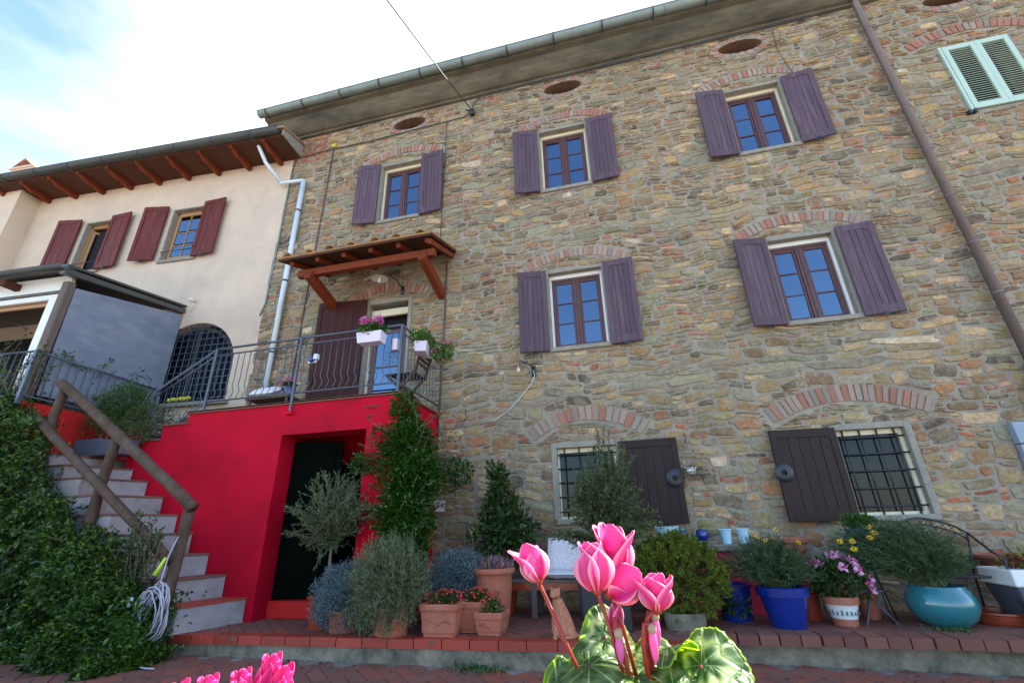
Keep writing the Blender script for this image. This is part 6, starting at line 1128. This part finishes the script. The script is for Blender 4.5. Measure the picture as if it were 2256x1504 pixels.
def cyc_leaf(c, nrm, tipdir, R, seed=0, light=.5, parent=None):
    c, nrm = Vector(c), Vector(nrm).normalized(); tip = Vector(tipdir); tip = (tip - nrm * tip.dot(nrm)).normalized(); sd = nrm.cross(tip); rn = random.Random(seed); w1, w2 = rn.uniform(0, 6), rn.uniform(0, 6)
    def shape(u, v):
        a = (v * 2 - 1) * PI * .965; rr = R * (1 - .10 * math.cos(a) * -1 - .22 * max(0, abs(a) / PI - .75) * 4 * .5) * (1 + .018 * math.cos(a * 34) + .03 * math.sin(a * 3 + w1)); return a, rr * u
    def fn(u, v):
        a, r = shape(u, v); z = .26 * R * u * u * math.sin(a * 2 + w1) + .16 * R * u * u * math.cos(3 * a + w2) + .04 * R * u * u * math.sin(a * 9 + w1) - .22 * R * u * u + .05 * R * (1 - abs(math.sin(4 * a)) ** .5) * u * -1
        return tuple(c + tip * (r * math.cos(a)) + sd * (r * math.sin(a)) + nrm * z)
    def cf(u, v):
        a = (v * 2 - 1) * PI; vein = max(0, 1 - abs(math.sin(a * 4)) * 7) * (u < .93); mid = math.exp(-((u - .58 - .08 * math.sin(a * 8)) / .15) ** 2); rim = 1 if u > .95 else 0; k = max(vein * .8, mid * light * .65)
        g_ = (.045, .105, .022); s_ = (.36, .44, .33); e_ = (.16, .24, .04); col = [g_[i] * (1 - k) + s_[i] * k for i in range(3)]; return tuple(e_[i] if rim else col[i] for i in range(3))
    return grid_mesh('leaf', fn, 14, 96, leafm, cf, parent or CY, .0008)
for sd_, (c, nr, td, R, lt) in enumerate([((-.052, .485, .913), (-.25, -.25, 1), (-1, 0, -.2), .042, .35), ((-.038, .515, .930), (.1, -.75, .8), (.2, 0, 1), .027, 1.3), ((.044, .495, .914), (-.45, -.60, .75), (1, .3, .75), .033, 1.2), ((.060, .51, .905), (.5, -.5, .9), (1, 0, -.1), .028, .5), ((.018, .480, .898), (-.1, -.7, .9), (.4, -.6, .2), .036, .5), ((-.022, .475, .893), (0, -.5, 1), (0, -1, 0), .034, .4), ((-.085, .50, .893), (-.5, -.4, 1), (-1, 0, -.3), .032, .3), ((.0, .53, .905), (.0, -.4, 1), (0, 1, .3), .034, .8), ((-.05, .56, .88), (0, 0, 1), (-1, 1, 0), .045, .5), ((.06, .46, .885), (.3, -.5, 1), (1, -.5, -.2), .034, .4), ((-.06, .46, .88), (-.2, -.4, 1), (-1, -.6, 0), .034, .5), ((.02, .505, .925), (-.2, .2, 1), (.2, .2, .9), .022, .2)]):
    cyc_leaf(c, nr, td, R, sd_, lt); cc_ = Vector(c); obj('leaf_stalk', MB().tube([(cc_.x * .3, .5 + (cc_.y - .5) * .3, .845), (cc_.x * .75, cc_.y, .875), tuple(cc_)], .0018, 6), 'cyc_stem', CY, True)
pp_ = potprof(.055, .075, .12, .02, .006); obj('pot', MB().lathe(pp_, (0, .5, .72), 24), 'terracotta', CY, True); obj('soil', MB().lathe([(.001, .10), (.066, .10)], (0, .5, .72), 16), 'soil', CY)
mag[0] = .12
C2 = thing('cyclamen_plant', 'magenta pink cyclamen cut off by the bottom edge at left', 'potted plant', (-.52, .62, .70)); CYs = CY
for (x, z, L_f, op) in ((-.555, .818, .044, .5), (-.530, .812, .050, .45), (-.492, .826, .056, .4), (-.472, .818, .052, .5), (-.445, .812, .046, .5), (-.610, .808, .044, .8), (-.508, .812, .046, .5)):
    yy = .60 + random.uniform(-.02, .02); z -= .007; cyc_flower((x, yy, z + .008), (random.uniform(-.15, .15), 0, 1), [(PI, op, .1, .95, 1.1, .2), (-PI / 2 - .5, op * .6, .05, 1.0, 1.15, 0), (-PI / 2 + .7, op * .7, .05, 1.05, 1.15, -.2), (0, op, 0, .9, 1.1, .2), (PI / 2, op, .05, 1, 1.1, 0)], C2, L_f, .027); obj('flower_stem', MB().tube([(-.52, .62, .76), (x, yy, z + .008)], .002, 6), 'cyc_stem', C2, True)
obj('pot', MB().lathe(pp_, (-.52, .62, .64), 24), 'terracotta', C2, True); obj('soil', MB().lathe([(.001, .10), (.066, .10)], (-.52, .62, .64), 16), 'soil', C2)
for k in range(7): a = k * .9; cyc_leaf((-.52 + .05 * math.cos(a), .62 + .05 * math.sin(a), .775), (math.cos(a) * .4, math.sin(a) * .4, 1), (math.cos(a), math.sin(a), -.1), .034, 40 + k, .5, C2)
tb = thing('garden_table', 'wooden garden table carrying the foreground cyclamens, below the frame', 'table', (-.25, .55, ground_z(0))); 
for k in range(4): obj('table_board', MB().box(-.85, .35, .36 + .115 * k, .47 + .115 * k, .61, .638), 'old_wood', tb, bevel=.003)
for x in (-.82, .28):
    for y in (.38, .74): obj('leg', MB().box(x, x + .05, y, y + .05, -.26, .61), 'old_wood', tb)
obj('saucer', MB().lathe([(.001, 0), (.07, 0), (.085, .08), (.08, .082), (.001, .08)], (0, .5, .639), 20), 'terracotta', CY, True)

# fallen leaves and crumbs
n = 420; x = RNG.uniform(-5.2, 4.5, n); t_ = RNG.random(n); edge = np.where(x < .45, 4.85 + .04 * (x + 5), 5.62); on = t_ < .55
y = np.where(on, edge + .2 + RNG.random(n) ** 1.5 * 1.2, edge - .06 - RNG.exponential(.25, n)); z = np.where(on, .006, -0.19 - 0.011 * (x + 4.5) + .006)
D = RNG.normal(size=(n, 3)); D[:, 2] = abs(D[:, 2]) * .12
lit = foliage('fallen_leaves', np.stack([x, y, z], 1), D, .035, .018, 'l_autumn', None, colors=[(.16, .09, .04), (.22, .14, .06), (.10, .07, .04), (.12, .13, .04)]); lit['label'] = 'scattered dry leaves and crumbs on the brick terrace and paving'; lit['category'] = 'fallen leaves'

for nm, gp in {'potted_olive': 'potted olive shrubs', 'potted_daisy_bush': 'daisy bushes in glazed pots', 'santolina_bush': 'santolina cushions beside the lavender', 'wall_lamp': 'round enamel wall lamps', 'cake_mould': 'fluted cake moulds hung on the wall',
               'pot': 'small pots on the ledge', 'flower_box': 'flower boxes on the balcony railing', 'cyclamen_plant': 'foreground cyclamens', 'weed_tuft': 'weeds along the terrace edge', 'terracotta_pot': 'plain terracotta pots', 'seat_cushion': 'printed seat cushions',
               'blue_pot': 'cobalt blue pots', 'clay_trough': 'terracotta planters', 'climbing_vine': 'climbing vines'}.items():
    for o in S.objects:
        if o.parent is None and o.get('category') and o.name.split('.')[0] == nm and not o.get('group'): o['group'] = gp
